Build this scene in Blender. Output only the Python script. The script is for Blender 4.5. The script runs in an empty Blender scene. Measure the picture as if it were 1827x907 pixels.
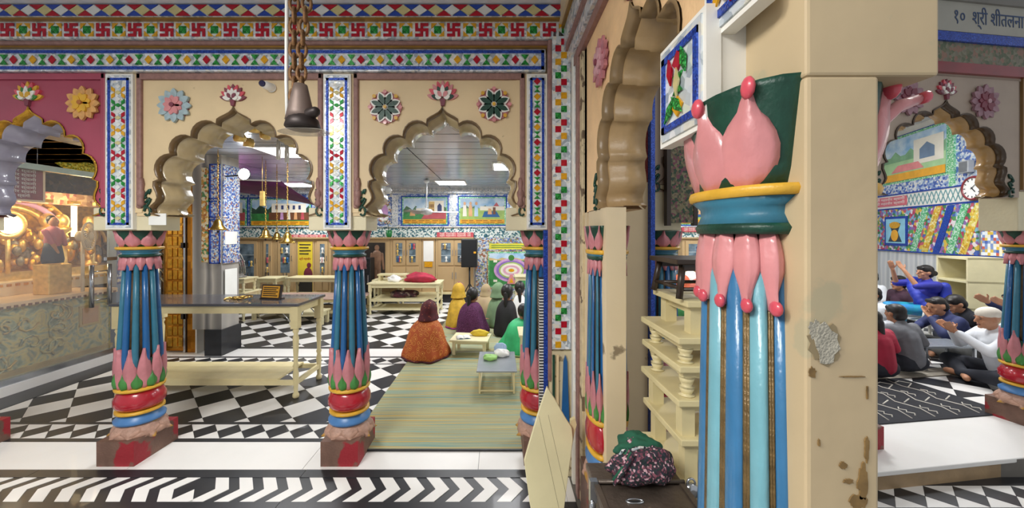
import bpy, bmesh, math, random
from mathutils import Vector, Matrix
from mathutils.geometry import tessellate_polygon
random.seed(7)
S = bpy.context.scene
COL = S.collection
PI = math.pi
sin, cos = math.sin, math.cos
F, CX, CY, EYE = 660.0, 890.0, 416.0, 1.6      # focal length (px), principal point, eye height (m)

# ---------------------------------------------------------------- camera, world, exposure
cam = bpy.data.cameras.new('camera'); camo = bpy.data.objects.new('camera', cam); COL.objects.link(camo)
camo.location = (0, 0, EYE); camo.rotation_euler = (PI/2, 0, 0)
cam.sensor_fit = 'HORIZONTAL'; cam.sensor_width = 36; cam.lens = 36*F/1827
cam.shift_x = (913.5-CX)/1827; cam.shift_y = -(453.5-CY)/1827
cam.clip_start = .02
S.camera = camo
S.view_settings.view_transform = 'Standard'; S.view_settings.look = 'None'
S.view_settings.gamma = 1; S.view_settings.exposure = 0.1
S.view_settings.use_curve_mapping = False
w = bpy.data.worlds.new('world'); S.world = w; w.use_nodes = True
bgn = w.node_tree.nodes['Background']
bgn.inputs[0].default_value = (.93, .96, 1, 1); bgn.inputs[1].default_value = .52

def area(name, loc, sx, sy, power, col=(1, .97, .92), rot=(0, 0, 0)):
    l = bpy.data.lights.new(name, 'AREA'); l.shape = 'RECTANGLE'; l.size = sx; l.size_y = sy
    l.energy = power; l.color = col
    o = bpy.data.objects.new(name, l); COL.objects.link(o); o.location = loc; o.rotation_euler = rot
    return o
# ceiling lamps: over the aisle in front of the arcade, in the hall, and in the side aisle
area('aisle_ceiling_light', (-1.9, .0, 3.02), 1.2, .6, 72)
area('aisle_ceiling_light', (-1.5, -.9, 3.02), 1.2, .6, 52)
area('side_aisle_ceiling_light', (2.4, 1.2, 3.2), .6, .6, 9)
HALL_LIGHTS = [(-.95, 7.4), (-4.2, 7.7), (-4.6, 6.0), (.2, 5.6), (-2.6, 4.6), (3.6, 5.2), (5.4, 6.6), (6.0, 4.6), (2.2, 7.4)]
for x, y in HALL_LIGHTS:
    area('hall_ceiling_light', (x, y, 2.575 if x < 3 else 3.67), .58, .58, 34 if x < 3 else 62, (.97, .98, 1))

# ---------------------------------------------------------------- helpers
def P(x, y, Y):
    "photo pixel + depth -> point"
    return Vector(((x-CX)/F*Y, Y, EYE-(y-CY)/F*Y))
def G(x, y, z=0):
    "photo pixel on the ground plane z -> point"
    Y = (EYE-z)*F/(y-CY); return Vector(((x-CX)/F*Y, Y, z))
def lin(h):
    h = h.lstrip('#'); o = []
    for i in (0, 2, 4):
        c = int(h[i:i+2], 16)/255; o.append(c/12.92 if c < .04045 else ((c+.055)/1.055)**2.4)
    return (*o, 1)

MATS = {}
def mat(name, hexc, rough=.5, metal=0, var=.12, scale=6, bump=0, hex2=None, spec=.5, coat=0, emit=0, chips=None, alpha=None, trans=0):
    if name in MATS: return MATS[name]
    m = bpy.data.materials.new(name); m.use_nodes = True
    nt = m.node_tree; N = nt.nodes; L = nt.links; b = N['Principled BSDF']
    c = lin(hexc)
    b.inputs['Roughness'].default_value = rough; b.inputs['Metallic'].default_value = metal
    b.inputs['Specular IOR Level'].default_value = spec
    b.inputs['Coat Weight'].default_value = coat
    if trans: b.inputs['Transmission Weight'].default_value = trans
    if alpha is not None: b.inputs['Alpha'].default_value = alpha
    tc = N.new('ShaderNodeTexCoord'); nz = N.new('ShaderNodeTexNoise')
    nz.inputs['Scale'].default_value = scale; nz.inputs['Detail'].default_value = 5
    L.new(tc.outputs['Object'], nz.inputs['Vector'])
    rp = N.new('ShaderNodeValToRGB'); e = rp.color_ramp.elements
    e[0].position = .3; e[1].position = .7
    c2 = lin(hex2) if hex2 else tuple(min(1, v*(1+var)) for v in c[:3])+(1,)
    e[0].color = tuple(v*(1-var) for v in c[:3])+(1,) if not hex2 else c; e[1].color = c2
    L.new(nz.outputs['Fac'], rp.inputs['Fac']); out = rp.outputs['Color']
    if chips:
        n2 = N.new('ShaderNodeTexNoise'); n2.inputs['Scale'].default_value = chips[1]; n2.inputs['Detail'].default_value = 8
        L.new(tc.outputs['Object'], n2.inputs['Vector'])
        r2 = N.new('ShaderNodeValToRGB'); r2.color_ramp.elements[0].position = chips[2]; r2.color_ramp.elements[1].position = chips[2]+.03
        L.new(n2.outputs['Fac'], r2.inputs['Fac'])
        mx = N.new('ShaderNodeMix'); mx.data_type = 'RGBA'
        L.new(r2.outputs['Color'], mx.inputs[0]); L.new(out, mx.inputs[6]); mx.inputs[7].default_value = lin(chips[0]); out = mx.outputs[2]
    L.new(out, b.inputs['Base Color'])
    if emit:
        b.inputs['Emission Color'].default_value = c; b.inputs['Emission Strength'].default_value = emit
    if bump:
        bp = N.new('ShaderNodeBump'); bp.inputs['Strength'].default_value = bump; bp.inputs['Distance'].default_value = .01
        n3 = N.new('ShaderNodeTexNoise'); n3.inputs['Scale'].default_value = scale*6; L.new(tc.outputs['Object'], n3.inputs['Vector'])
        L.new(n3.outputs['Fac'], bp.inputs['Height']); L.new(bp.outputs['Normal'], b.inputs['Normal'])
    MATS[name] = m; return m

def mosaic(name, cols, scale=60, rough=.22, metal=.35, stretch=(1, 1, 1), checker=False):
    "small glass / mirror chips: random colour per voronoi cell, too fine to build"
    if name in MATS: return MATS[name]
    m = bpy.data.materials.new(name); m.use_nodes = True; nt = m.node_tree; N = nt.nodes; L = nt.links; b = N['Principled BSDF']
    tc = N.new('ShaderNodeTexCoord'); mp = N.new('ShaderNodeMapping'); mp.inputs['Scale'].default_value = stretch
    v = N.new('ShaderNodeTexVoronoi'); v.inputs['Scale'].default_value = scale
    if checker: v.distance = 'CHEBYCHEV'; v.inputs['Randomness'].default_value = .15
    L.new(tc.outputs['Object'], mp.inputs['Vector']); L.new(mp.outputs['Vector'], v.inputs['Vector'])
    sp = N.new('ShaderNodeSeparateColor'); L.new(v.outputs['Color'], sp.inputs['Color'])
    rp = N.new('ShaderNodeValToRGB'); rp.color_ramp.interpolation = 'CONSTANT'
    e = rp.color_ramp.elements
    for i, h in enumerate(cols):
        t = i/len(cols)
        if i < 2: e[i].position = t
        el = e[i] if i < 2 else e.new(t)
        el.color = lin(h)
    L.new(sp.outputs['Red'], rp.inputs['Fac']); L.new(rp.outputs['Color'], b.inputs['Base Color'])
    b.inputs['Roughness'].default_value = rough; b.inputs['Metallic'].default_value = metal
    bp = N.new('ShaderNodeBump'); bp.inputs['Strength'].default_value = .35; bp.inputs['Distance'].default_value = .004
    L.new(v.outputs['Distance'], bp.inputs['Height']); L.new(bp.outputs['Normal'], b.inputs['Normal'])
    MATS[name] = m; return m

def ramp_mat(name, kind, stops, rough=.7, scale=10, vec=(1, 1, 1), rot=(0, 0, 0), distort=0, detail=2, band='Y', bump=0, coord='Object'):
    "stripes (wave), cells (voronoi) or clouds (noise) through a colour ramp"
    if name in MATS: return MATS[name]
    m = bpy.data.materials.new(name); m.use_nodes = True; nt = m.node_tree; N = nt.nodes; L = nt.links; b = N['Principled BSDF']
    tc = N.new('ShaderNodeTexCoord'); mp = N.new('ShaderNodeMapping'); mp.inputs['Scale'].default_value = vec; mp.inputs['Rotation'].default_value = rot
    L.new(tc.outputs[coord], mp.inputs['Vector'])
    if kind == 'wave':
        t = N.new('ShaderNodeTexWave'); t.bands_direction = band; t.inputs['Scale'].default_value = scale
        t.inputs['Distortion'].default_value = distort; t.inputs['Detail'].default_value = detail; o = t.outputs['Fac']
    elif kind == 'voronoi':
        t = N.new('ShaderNodeTexVoronoi'); t.inputs['Scale'].default_value = scale; o = t.outputs['Distance']
    else:
        t = N.new('ShaderNodeTexNoise'); t.inputs['Scale'].default_value = scale; t.inputs['Detail'].default_value = detail; t.inputs['Distortion'].default_value = distort; o = t.outputs['Fac']
    L.new(mp.outputs['Vector'], t.inputs['Vector'])
    rp = N.new('ShaderNodeValToRGB'); e = rp.color_ramp.elements
    for i, (p, h) in enumerate(stops):
        el = e[i] if i < 2 else e.new(p)
        el.position = p; el.color = lin(h)
    L.new(o, rp.inputs['Fac']); L.new(rp.outputs['Color'], b.inputs['Base Color']); b.inputs['Roughness'].default_value = rough
    if bump:
        bp = N.new('ShaderNodeBump'); bp.inputs['Strength'].default_value = bump; bp.inputs['Distance'].default_value = .01
        L.new(o, bp.inputs['Height']); L.new(bp.outputs['Normal'], b.inputs['Normal'])
    MATS[name] = m; return m

def tag(o, label=None, cat=None, group=None, kind=None):
    if label: o['label'] = label
    if cat: o['category'] = cat
    if group: o['group'] = group
    if kind: o['kind'] = kind
    return o
def empty(name, loc=(0, 0, 0), rz=0):
    o = bpy.data.objects.new(name, None); o.empty_display_size = .05; COL.objects.link(o)
    o.location = loc; o.rotation_euler = (0, 0, rz); return o
def thing(name, label, cat, loc=(0, 0, 0), rz=0, group=None):
    return tag(empty(name, loc, rz), label, cat, group)
def struct(name, loc=(0, 0, 0), rz=0):
    return tag(empty(name, loc, rz), kind='structure')
def link(name, me, parent=None, loc=(0, 0, 0), rot=(0, 0, 0), scale=None):
    o = bpy.data.objects.new(name, me); COL.objects.link(o); o.location = loc; o.rotation_euler = rot
    if scale: o.scale = scale
    if parent: o.parent = parent
    return o
def copy_tree(o, parent=None):
    c = o.copy(); COL.objects.link(c); c.parent = parent
    for ch in [k for k in o.children]: copy_tree(ch, c)
    return c

class MB:
    def __init__(s): s.v = []; s.f = []; s.sm = []
    def add(s, vs, fs, smooth=False):
        n = len(s.v); s.v += [tuple(p) for p in vs]; s.f += [tuple(i+n for i in q) for q in fs]; s.sm += [smooth]*len(fs); return s
    def box(s, x0, x1, y0, y1, z0, z1, M=None):
        vs = [Vector((x, y, z)) for z in (z0, z1) for x, y in ((x0, y0), (x1, y0), (x1, y1), (x0, y1))]
        if M: vs = [M @ p for p in vs]
        return s.add(vs, [(3, 2, 1, 0), (4, 5, 6, 7), (0, 1, 5, 4), (1, 2, 6, 5), (2, 3, 7, 6), (3, 0, 4, 7)])
    def lathe(s, prof, n=20, c=(0, 0, 0), sx=1, sy=1, M=None, smooth=True, cap=True):
        vs = []; fs = []
        for r, z in prof:
            for k in range(n):
                a = 2*PI*k/n; p = Vector((c[0]+r*sx*cos(a), c[1]+r*sy*sin(a), c[2]+z)); vs.append(M @ p if M else p)
        for i in range(len(prof)-1):
            for k in range(n):
                k2 = (k+1) % n; fs.append((i*n+k, i*n+k2, (i+1)*n+k2, (i+1)*n+k))
        s.add(vs, fs, smooth)
        if cap:
            m = len(s.v)-len(vs); s.f += [tuple(m+k for k in reversed(range(n))), tuple(m+(len(prof)-1)*n+k for k in range(n))]; s.sm += [False]*2
        return s
    def tube(s, pts, r, n=8, closed=False, smooth=True):
        pts = [Vector(p) for p in pts]; m = len(pts); rs = r if isinstance(r, (list, tuple)) else [r]*m
        vs = []; fs = []; up = None
        for i, p in enumerate(pts):
            t = (pts[(i+1) % m]-pts[i-1]) if closed else (pts[min(i+1, m-1)]-pts[max(i-1, 0)])
            t.normalize()
            if up is None: up = Vector((0, 0, 1)) if abs(t.z) < .9 else Vector((1, 0, 0))
            a = t.cross(up)
            if a.length < 1e-4: a = t.orthogonal()
            a.normalize(); b = a.cross(t).normalized(); up = b
            for k in range(n):
                th = 2*PI*k/n; vs.append(p+(a*cos(th)+b*sin(th))*rs[i])
        for i in range(m if closed else m-1):
            j = (i+1) % m
            for k in range(n):
                k2 = (k+1) % n; fs.append((i*n+k, j*n+k, j*n+k2, i*n+k2))
        if not closed: fs += [tuple(range(n)), tuple((m-1)*n+k for k in reversed(range(n)))]
        return s.add(vs, fs, smooth)
    def ball(s, c, r, n=14, m=8, M=None):
        r = r if isinstance(r, (list, tuple)) else (r, r, r); c = Vector(c); vs = []; fs = []
        for i in range(m+1):
            ph = PI*i/m
            for k in range(n):
                a = 2*PI*k/n; p = Vector((r[0]*sin(ph)*cos(a), r[1]*sin(ph)*sin(a), -r[2]*cos(ph)))
                vs.append(c+(M @ p if M else p))
        for i in range(m):
            for k in range(n):
                k2 = (k+1) % n; fs.append((i*n+k, i*n+k2, (i+1)*n+k2, (i+1)*n+k))
        return s.add(vs, fs, True)
    def cap(s, a, b, ra, rb, n=12):
        "tapered capsule"
        a = Vector(a); b = Vector(b); d = (b-a); L = d.length
        if L < 1e-5: return s.ball(a, ra)
        d.normalize(); pts = []; rs = []
        for t in (-1, -.85, -.5, 0): pts.append(a+d*ra*t); rs.append(max(.002, ra*math.sqrt(max(0, 1-t*t))))
        for t in (0, .5, .85, 1): pts.append(b+d*rb*t); rs.append(max(.002, rb*math.sqrt(max(0, 1-t*t))))
        return s.tube(pts, rs, n)
    def prism(s, poly, d0, d1, f):
        "2-D polygon (may be concave) extruded from d0 to d1; f(u,v,d) -> point"
        n = len(poly); vs = [f(u, v, d0) for u, v in poly]+[f(u, v, d1) for u, v in poly]
        tri = tessellate_polygon([[Vector((u, v, 0)) for u, v in poly]])
        fs = [tuple(t) for t in tri]+[tuple(i+n for i in reversed(t)) for t in tri]
        fs += [(i, (i+1) % n, n+(i+1) % n, n+i) for i in range(n)]
        return s.add(vs, fs)
    def loft(s, rings, closed=True, smooth=True, cap=False):
        n = len(rings[0]); vs = [p for r in rings for p in r]; fs = []
        for i in range(len(rings)-1):
            for k in range(n if closed else n-1):
                k2 = (k+1) % n; fs.append((i*n+k, i*n+k2, (i+1)*n+k2, (i+1)*n+k))
        if cap: fs += [tuple(reversed(range(n))), tuple((len(rings)-1)*n+k for k in range(n))]
        return s.add(vs, fs, smooth)
    def xf(s, M):
        s.v = [tuple(M @ Vector(p)) for p in s.v]; return s
    def mesh(s, name, m):
        me = bpy.data.meshes.new(name); me.from_pydata(s.v, [], s.f)
        bm = bmesh.new(); bm.from_mesh(me); bmesh.ops.recalc_face_normals(bm, faces=bm.faces); bm.to_mesh(me); bm.free()
        me.polygons.foreach_set('use_smooth', s.sm); me.materials.append(m); me.update(); return me
    def build(s, name, m, parent=None, loc=(0, 0, 0), rot=(0, 0, 0), bevel=0, remesh=0, sub=0, solid=0):
        o = link(name, s.mesh(name, m), parent, loc, rot)
        if bevel:
            b = o.modifiers.new('bevel', 'BEVEL'); b.width = bevel; b.segments = 2; b.limit_method = 'ANGLE'
        if remesh:
            r = o.modifiers.new('remesh', 'REMESH'); r.mode = 'VOXEL'; r.voxel_size = remesh; r.use_smooth_shade = True
            k = o.modifiers.new('smooth', 'SMOOTH'); k.factor = .5; k.iterations = 3
        if solid:
            r = o.modifiers.new('solid', 'SOLIDIFY'); r.thickness = solid; r.offset = 0
        if sub:
            r = o.modifiers.new('sub', 'SUBSURF'); r.levels = sub; r.render_levels = sub
        return o

XZ = lambda Y0: (lambda u, v, d: Vector((u, Y0+d, v)))      # plane facing the aisle
def text(body, size, m, parent, loc, rot=(PI/2, 0, 0), name='lettering', align='CENTER', width=None, ext=.0008):
    c = bpy.data.curves.new(name, 'FONT'); c.body = body; c.size = size; c.align_x = align; c.align_y = 'CENTER'; c.extrude = ext; c.resolution_u = 2
    o = bpy.data.objects.new(name, c); COL.objects.link(o)
    bpy.context.view_layer.update()
    me = bpy.data.meshes.new_from_object(o.evaluated_get(bpy.context.evaluated_depsgraph_get()))
    COL.objects.unlink(o); bpy.data.objects.remove(o)
    me.materials.clear(); me.materials.append(m)
    if width and len(me.vertices):
        xs = [v.co.x for v in me.vertices]; k = width/max(1e-4, max(xs)-min(xs))
        for v in me.vertices: v.co.x *= k
    return link(name, me, parent, loc, rot)

# ---------------------------------------------------------------- palette
CREAM = mat('cream_plaster', '#dcc49a', .55, var=.08, scale=3, bump=.12, chips=('#a08a66', 9, .66))
CREAM_B = mat('side_cream_plaster', '#d9c6a3', .6, var=.07, scale=2.5, bump=.12, chips=('#8d7c62', 5, .67))
LIT_CREAM = mat('warm_lit_plaster', '#ecc594', .55, var=.08, scale=8, bump=.3)  # cream plaster of the side wall, orange light on it mixed into the colour
BROWN = mat('brown_gloss', '#6b5230', .3, var=.15, scale=12)
BEIGE = mat('beige_gloss', '#b7a37c', .25, var=.1, scale=10, coat=.4)
MOULD = mat('dusty_pink_moulding', '#8f6a62', .5, var=.2, scale=30, bump=.25)
SILVER = mosaic('mirror_chips', ['#dfe5e8', '#c4ccd2', '#f4f6f7', '#aab4bc', '#e8e6da', '#d4dde4'], 45, .22, .28)
WHITEP = mat('white_paint', '#e6e3da', .4, var=.05, scale=8)
BLUEL = mosaic('blue_glitter', ['#2348a8', '#1c3f9c', '#3158c0', '#16348a'], 160, .25, .3)
REDG = mat('red_glass', '#b3122a', .12, .25, var=.2, scale=40)
GREENG = mosaic('green_glitter', ['#22973b', '#117a2a', '#45bd58', '#0b6522'], 170, .2, .3)
YELG = mat('yellow_glass', '#e0a51f', .15, .25, var=.2, scale=40)
BLUEG = mat('blue_glass', '#2a4aa8', .15, .25, var=.2, scale=40)
WHITEG = mat('white_glass', '#e9ebe6', .12, .3, var=.06, scale=40)
PALEY = mat('pale_yellow_glass', '#d8cc92', .15, .3, var=.1, scale=40)
PINK = mat('pink_paint', '#d08889', .32, var=.14, scale=9, bump=.15, coat=.3)
PINKD = mat('rose_tip_paint', '#d14f5e', .3, var=.15, scale=20, coat=.3)
DGREEN = mat('dark_green_paint', '#123f30', .4, var=.35, scale=14, bump=.15)
LGREEN = mat('leaf_green_paint', '#3f7f3a', .4, var=.2, scale=16)
YPAINT = mat('yellow_ochre_paint', '#d6a534', .4, var=.15, scale=12, bump=.15)
CYAN = mat('teal_blue_paint', '#326f86', .35, var=.15, scale=9, bump=.1)
NBLUE = mat('near_blue_paint', '#35709c', .3, var=.12, scale=9, bump=.15, coat=.3)
NGILT = mat('near_gilt_groove', '#6e5834', .4, .25, var=.35, scale=25, bump=.3)
PINK2 = mat('dusty_pink_paint', '#c07a80', .38, var=.16, scale=12, bump=.15)
LBLUE = mat('light_blue_paint', '#6fa6b2', .3, var=.1, scale=9, bump=.15, coat=.3)
MBLUE = mat('mid_blue_paint', '#1b5a92', .3, var=.12, scale=9, bump=.15, coat=.3)
GBROWN = mat('gilt_brown_groove', '#4a3820', .45, .2, var=.35, scale=25, bump=.2)
REDP = mat('red_enamel', '#a81a2a', .25, var=.2, scale=10, coat=.5)
DKBLUE = mat('ring_blue_paint', '#4a7cb4', .35, var=.15, scale=10)
PLINTH = mat('worn_red_plinth', '#6f5346', .6, var=.2, scale=12, bump=.3, chips=('#94202a', 4, .53))
LOTUSB = mat('worn_lotus_base', '#b38d7a', .55, var=.3, scale=14, bump=.4, chips=('#c09038', 5, .56))
MARBLE = mat('white_marble', '#e6e4df', .38, var=.05, scale=1.6, hex2='#f0eeea', coat=.05)
BMARBLE = mat('black_marble', '#26272b', .36, var=.3, scale=5, coat=.05)
GREYMARBLE = ramp_mat('veined_grey_marble', 'wave', [(0, '#8f8c88'), (.45, '#b3aea6'), (.7, '#cbc6bd'), (1, '#7c7a79')], .3, 1.2, (1, 1, .22), distort=5, detail=4, band='X')
GROUT = mat('grout', '#6c6862', .8)
IVORY = mat('ivory_painted_wood', '#e0d7ad', .38, var=.06, scale=5, bump=.08)
IVORY2 = mat('aged_ivory_wood', '#d9cb9b', .42, var=.09, scale=6, bump=.1)
PLY = ramp_mat('light_wood_laminate', 'wave', [(0, '#b79a6e'), (.5, '#c6aa7e'), (1, '#ab8e64')], .45, 14, (1, 1, .06), distort=3, detail=3, band='X')
GOLD = mat('gold_leaf', '#d9a33c', .28, .85, var=.3, scale=18, bump=.4)
GOLDL = mat('bright_gold', '#edc878', .3, .7, var=.2, scale=18, bump=.3)
BRASS = mat('brass', '#b9944a', .25, .95, var=.2, scale=14)
STEEL = mat('steel', '#b9bdc2', .22, .9, var=.08, scale=10)
DKWOOD = mat('dark_wood', '#33261d', .35, var=.2, scale=8)
BLACKP = mat('black_plastic', '#17181a', .5, var=.2, scale=10)
WHITEPL = mat('white_plastic', '#ecebe6', .35, var=.03)
GLASS = mat('clear_glass', '#ffffff', .03, 0, var=0, alpha=.1, spec=.8)
DARK = mat('dark_interior', '#2a2620', .7, var=.2)
LAMP = mat('lamp_diffuser', '#ffffff', .5, var=0, emit=9)
PAPER = mat('paper', '#e9e9e4', .7, var=.03)
SKIN = mat('brown_skin', '#9c6a4c', .5, var=.08, scale=14)
SKIN2 = mat('light_brown_skin', '#b88464', .5, var=.08, scale=14)
HAIR = mat('black_hair', '#15110f', .45, var=.3, scale=40)
GOLDTXT = mat('dark_lettering', '#3a2a12', .6)
# ================================================================ FLOOR
floor = struct('floor')
MB().box(-8, 2.2, -1.2, 9.2, -.2, -.004).build('floor_slab', GROUT, floor)
MB().box(2.2, 9.5, 2.62, 9.2, -.2, -.004).build('floor_slab', GROUT, floor)
def clip(poly, x0, x1, y0, y1):
    for ax, lim, sg in ((0, x0, 1), (0, x1, -1), (1, y0, 1), (1, y1, -1)):
        out = []
        for i, p in enumerate(poly):
            q = poly[(i+1) % len(poly)]; dp = sg*(p[ax]-lim); dq = sg*(q[ax]-lim)
            if dp >= 0: out.append(p)
            if dp*dq < 0:
                t = dp/(dp-dq); out.append((p[0]+t*(q[0]-p[0]), p[1]+t*(q[1]-p[1])))
        poly = out
        if len(poly) < 3: return []
    return poly
def parea(p): return abs(sum(p[i][0]*p[(i+1) % len(p)][1]-p[(i+1) % len(p)][0]*p[i][1] for i in range(len(p))))/2
TILES = []
def tile(poly, m, z=0):
    c = (sum(p[0] for p in poly)/len(poly), sum(p[1] for p in poly)/len(poly))
    k = .0012
    pts = []
    for x, y in poly:
        d = math.hypot(x-c[0], y-c[1]) or 1; pts.append((x-(x-c[0])*k/d*1.4, y-(y-c[1])*k/d*1.4))
    px = CX+F*c[0]/max(c[1], .3)
    vis = 1 if (-40 < px < 1860 and c[1] > 2.1) else .02
    if px > 1000 and not (px > 1560 and c[1] < 6): vis = .1
    TILES.append((parea(poly)/max(c[1], .3)**3*vis, pts, m, z))
def diamonds(x0, x1, y0, y1, diag, phase=(0, 0), z=0, skip=None):
    h = diag/2; i0 = int((x0-phase[0])/h)-2; i1 = int((x1-phase[0])/h)+2
    for i in range(i0, i1+1):
        for j in range(int((y0-phase[1])/h)-2, int((y1-phase[1])/h)+3):
            if (i+j) % 2: continue
            cx, cy = phase[0]+i*h, phase[1]+j*h
            p = clip([(cx+h, cy), (cx, cy+h), (cx-h, cy), (cx, cy-h)], x0, x1, y0, y1)
            if len(p) > 2 and parea(p) > 1e-4: tile(p, BMARBLE if i % 2 == 0 else MARBLE, z)
def band_diamonds(x0, x1, y0, y1, n, z=0):
    "border: a row of black diamonds with white triangles between"
    p = (x1-x0)/n; ym = (y0+y1)/2
    for k in range(n):
        a = x0+k*p
        tile([(a, ym), (a+p/2, y0), (a+p, ym), (a+p/2, y1)], BMARBLE, z)
        tile([(a+p/2, y0), (a+p*1.5, y0), (a+p, ym)], MARBLE, z); tile([(a+p/2, y1), (a+p, ym), (a+p*1.5, y1)], MARBLE, z)
def strip(x0, x1, y0, y1, m, step=None, z=0):
    x = x0
    while x < x1-1e-6:
        e = min(x1, x+(step or 99)); tile([(x, y0), (e, y0), (e, y1), (x, y1)], m, z); x = e
# aisle in front of the arcade
diamonds(-4.9, .46, .2, 2.13, .9, (0, .3))
strip(-4.9, .46, 2.13, 2.20, BMARBLE, 1.8)
strip(-4.9, .46, 2.42, 2.50, BMARBLE, 1.8)
a, per, wd = .08, .153, .086
MIDX = -1.9
x = MIDX
tile([(MIDX-.08, 2.20), (MIDX+.08, 2.20), (MIDX+.0, 2.31)], MARBLE); 
def chev(x, s):
    return ([(x, 2.20), (x+wd*s, 2.20), (x+(wd+a)*s, 2.31), (x+wd*s, 2.42), (x, 2.42), (x+a*s, 2.31)])
strip(-4.9, .46, 2.2, 2.42, BMARBLE, 1.8, -.003)
CHEV = [chev(MIDX+.05+k*per, 1) for k in range(14)]+[chev(MIDX-.05-k*per, -1) for k in range(18)]
for c in CHEV: tile(c, MARBLE)
tile([(.27, 2.31), (.37, 2.20), (.46, 2.20), (.46, 2.42), (.37, 2.42)], MARBLE)
# white sill under the columns, border, fields, cross band
strip(-4.9, .46, 2.50, 2.83, MARBLE, 1.19)
strip(-4.8, 2.2, 2.83, 2.88, BMARBLE, 1.8)
band_diamonds(-4.8, 2.2, 2.88, 3.09, 36)
strip(-4.8, 8, 3.09, 3.13, BMARBLE, 1.8)
diamonds(-4.8, 8, 3.13, 4.50, .39, (-.03, 3.2))
strip(-4.8, 8, 4.50, 4.53, BMARBLE, 1.8)
band_diamonds(-4.8, 8, 4.53, 4.74, 64)
strip(-4.8, 8, 4.74, 4.79, BMARBLE, 1.8)
strip(-4.8, 8, 4.79, 5.11, MARBLE, 1.4)
strip(-4.8, 8, 5.11, 5.20, BMARBLE, 1.8)
diamonds(-6, 8, 5.20, 8.74, .42, (-.1, 5.3))
# side aisle, one step down
MB().box(.46, 2.2, 1.0, 2.75, -.1, -.003).build('floor_slab', GROUT, floor)
sa = MB().box(2.2, 6.2, .6, 2.62, -.3, -.134).build('lower_floor_slab', GROUT, floor)
strip(2.2, 6.2, 2.53, 2.62, BMARBLE, 1.8, -.13)
band_diamonds(2.2, 6.2, 2.33, 2.53, 20, -.13)
strip(2.2, 6.2, 2.27, 2.33, BMARBLE, 1.8, -.13)
diamonds(2.2, 6.2, .8, 2.27, .5, (0, 0), -.13)
TILES.sort(key=lambda t: -t[0])
cache = {}
rest = {BMARBLE.name: MB(), MARBLE.name: MB()}
for i, (s_, pts, m, z) in enumerate(TILES):
    up = .0006*((i*37) % 5)/5
    if i < 300:
        c = pts[0]; key = (m.name, tuple((round(p[0]-c[0], 4), round(p[1]-c[1], 4)) for p in pts))
        if key not in cache:
            cache[key] = MB().prism([(u-c[0], v-c[1]) for u, v in pts], -.006, 0, lambda u, v, d: Vector((u, v, d))).mesh('floor_tile', m)
        link('floor_tile', cache[key], floor, (c[0], c[1], z+up))
    else:
        rest[m.name].prism(pts, z-.006, z+up, lambda u, v, d: Vector((u, v, d)))
tag(rest[BMARBLE.name].build('far_black_tiles', BMARBLE, floor), kind='stuff')
tag(rest[MARBLE.name].build('far_white_tiles', MARBLE, floor), kind='stuff')

# ================================================================ ARCH HELPERS
HALF = [(0, .875), (.012, .85), (.03, .832), (.06, .815), (.09, .80), (.112, .785), (.116, .753)]
def lobe(p, q, sag, n=7):
    p = Vector(p); q = Vector(q); m = (p+q)/2; d = q-p; L = d.length
    nrm = Vector((-d.y, d.x)).normalized()
    if nrm.x+nrm.y < 0: nrm = -nrm
    R = (L*L/4+sag*sag)/(2*sag); c = m+nrm*(sag-R)
    a0 = math.atan2(p.y-c.y, p.x-c.x); a1 = math.atan2(q.y-c.y, q.x-c.x)
    if a1 > a0: a1 -= 2*PI
    return [(c.x+R*cos(a0+(a1-a0)*i/n), c.y+R*sin(a0+(a1-a0)*i/n)) for i in range(1, n+1)]
CUSPS = [(.116, .753), (.284, .666), (.423, .548), (.498, .371)]
for k in range(3): HALF += lobe(CUSPS[k], CUSPS[k+1], .062)
HALF += [(.533, .357), (.535, .32), (.515, .275), (.508, .245), (.52, .216), (.55, .19), (.567, .166), (.555, .135), (.50, .117)]
def arch_curve(hw, k=1.0, zc=.35):
    "left foot -> apex -> right foot; k shrinks the opening about its middle"
    sx = hw/.60
    R = [(x*sx*k, zc+(z-zc)*k) for x, z in HALF]
    return [(-x, z) for x, z in reversed(R)]+R[1:]
def arch_wall(parent, cx, hw, top, f, m_face, thick, foot=.117, lip=BROWN, inner=BEIGE, ew=None, name='arch_panel', ewl=None, dz=0):
    """spandrel slab with a scalloped opening. f(u, v, d): u along the wall, v height, d into the wall"""
    ew = ew or hw; ewl = ewl or ew
    E_ = EYE+dz; C = [(cx+u, E_+v) for u, v in arch_curve(hw)]
    poly = [(cx-ewl, E_+foot)]+C+[(cx+ew, E_+foot), (cx+ew, top), (cx-ewl, top)]
    MB().prism(poly, 0, thick, f).build(name, m_face, parent)
    def ring(k, d): return [f(cx+u, E_+v, d) for u, v in arch_curve(hw, k)]
    MB().loft([ring(1.006, -.008), ring(.985, -.012), ring(.978, .03), ring(.985, .05)], False).build('arch_lip', lip, parent)
    MB().loft([ring(.985, .045), ring(.955, .05), ring(.95, thick*.5), ring(.93, thick*.52), ring(.93, thick+.01), ring(1.0, thick+.012)], False).build('arch_soffit', inner, parent)
    for s_ in (-1, 1):      # carved scroll beside each foot
        g = MB()
        for q in range(3):
            pts = [f(cx+s_*(hw*(.955+.035*cos(t*.7+q))), E_+.15+q*.06+.03*sin(t*.7), -.006) for t in range(9)]
            g.tube(pts, .008, 5)
        g.build('scroll_carving', DGREEN, parent)

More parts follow.
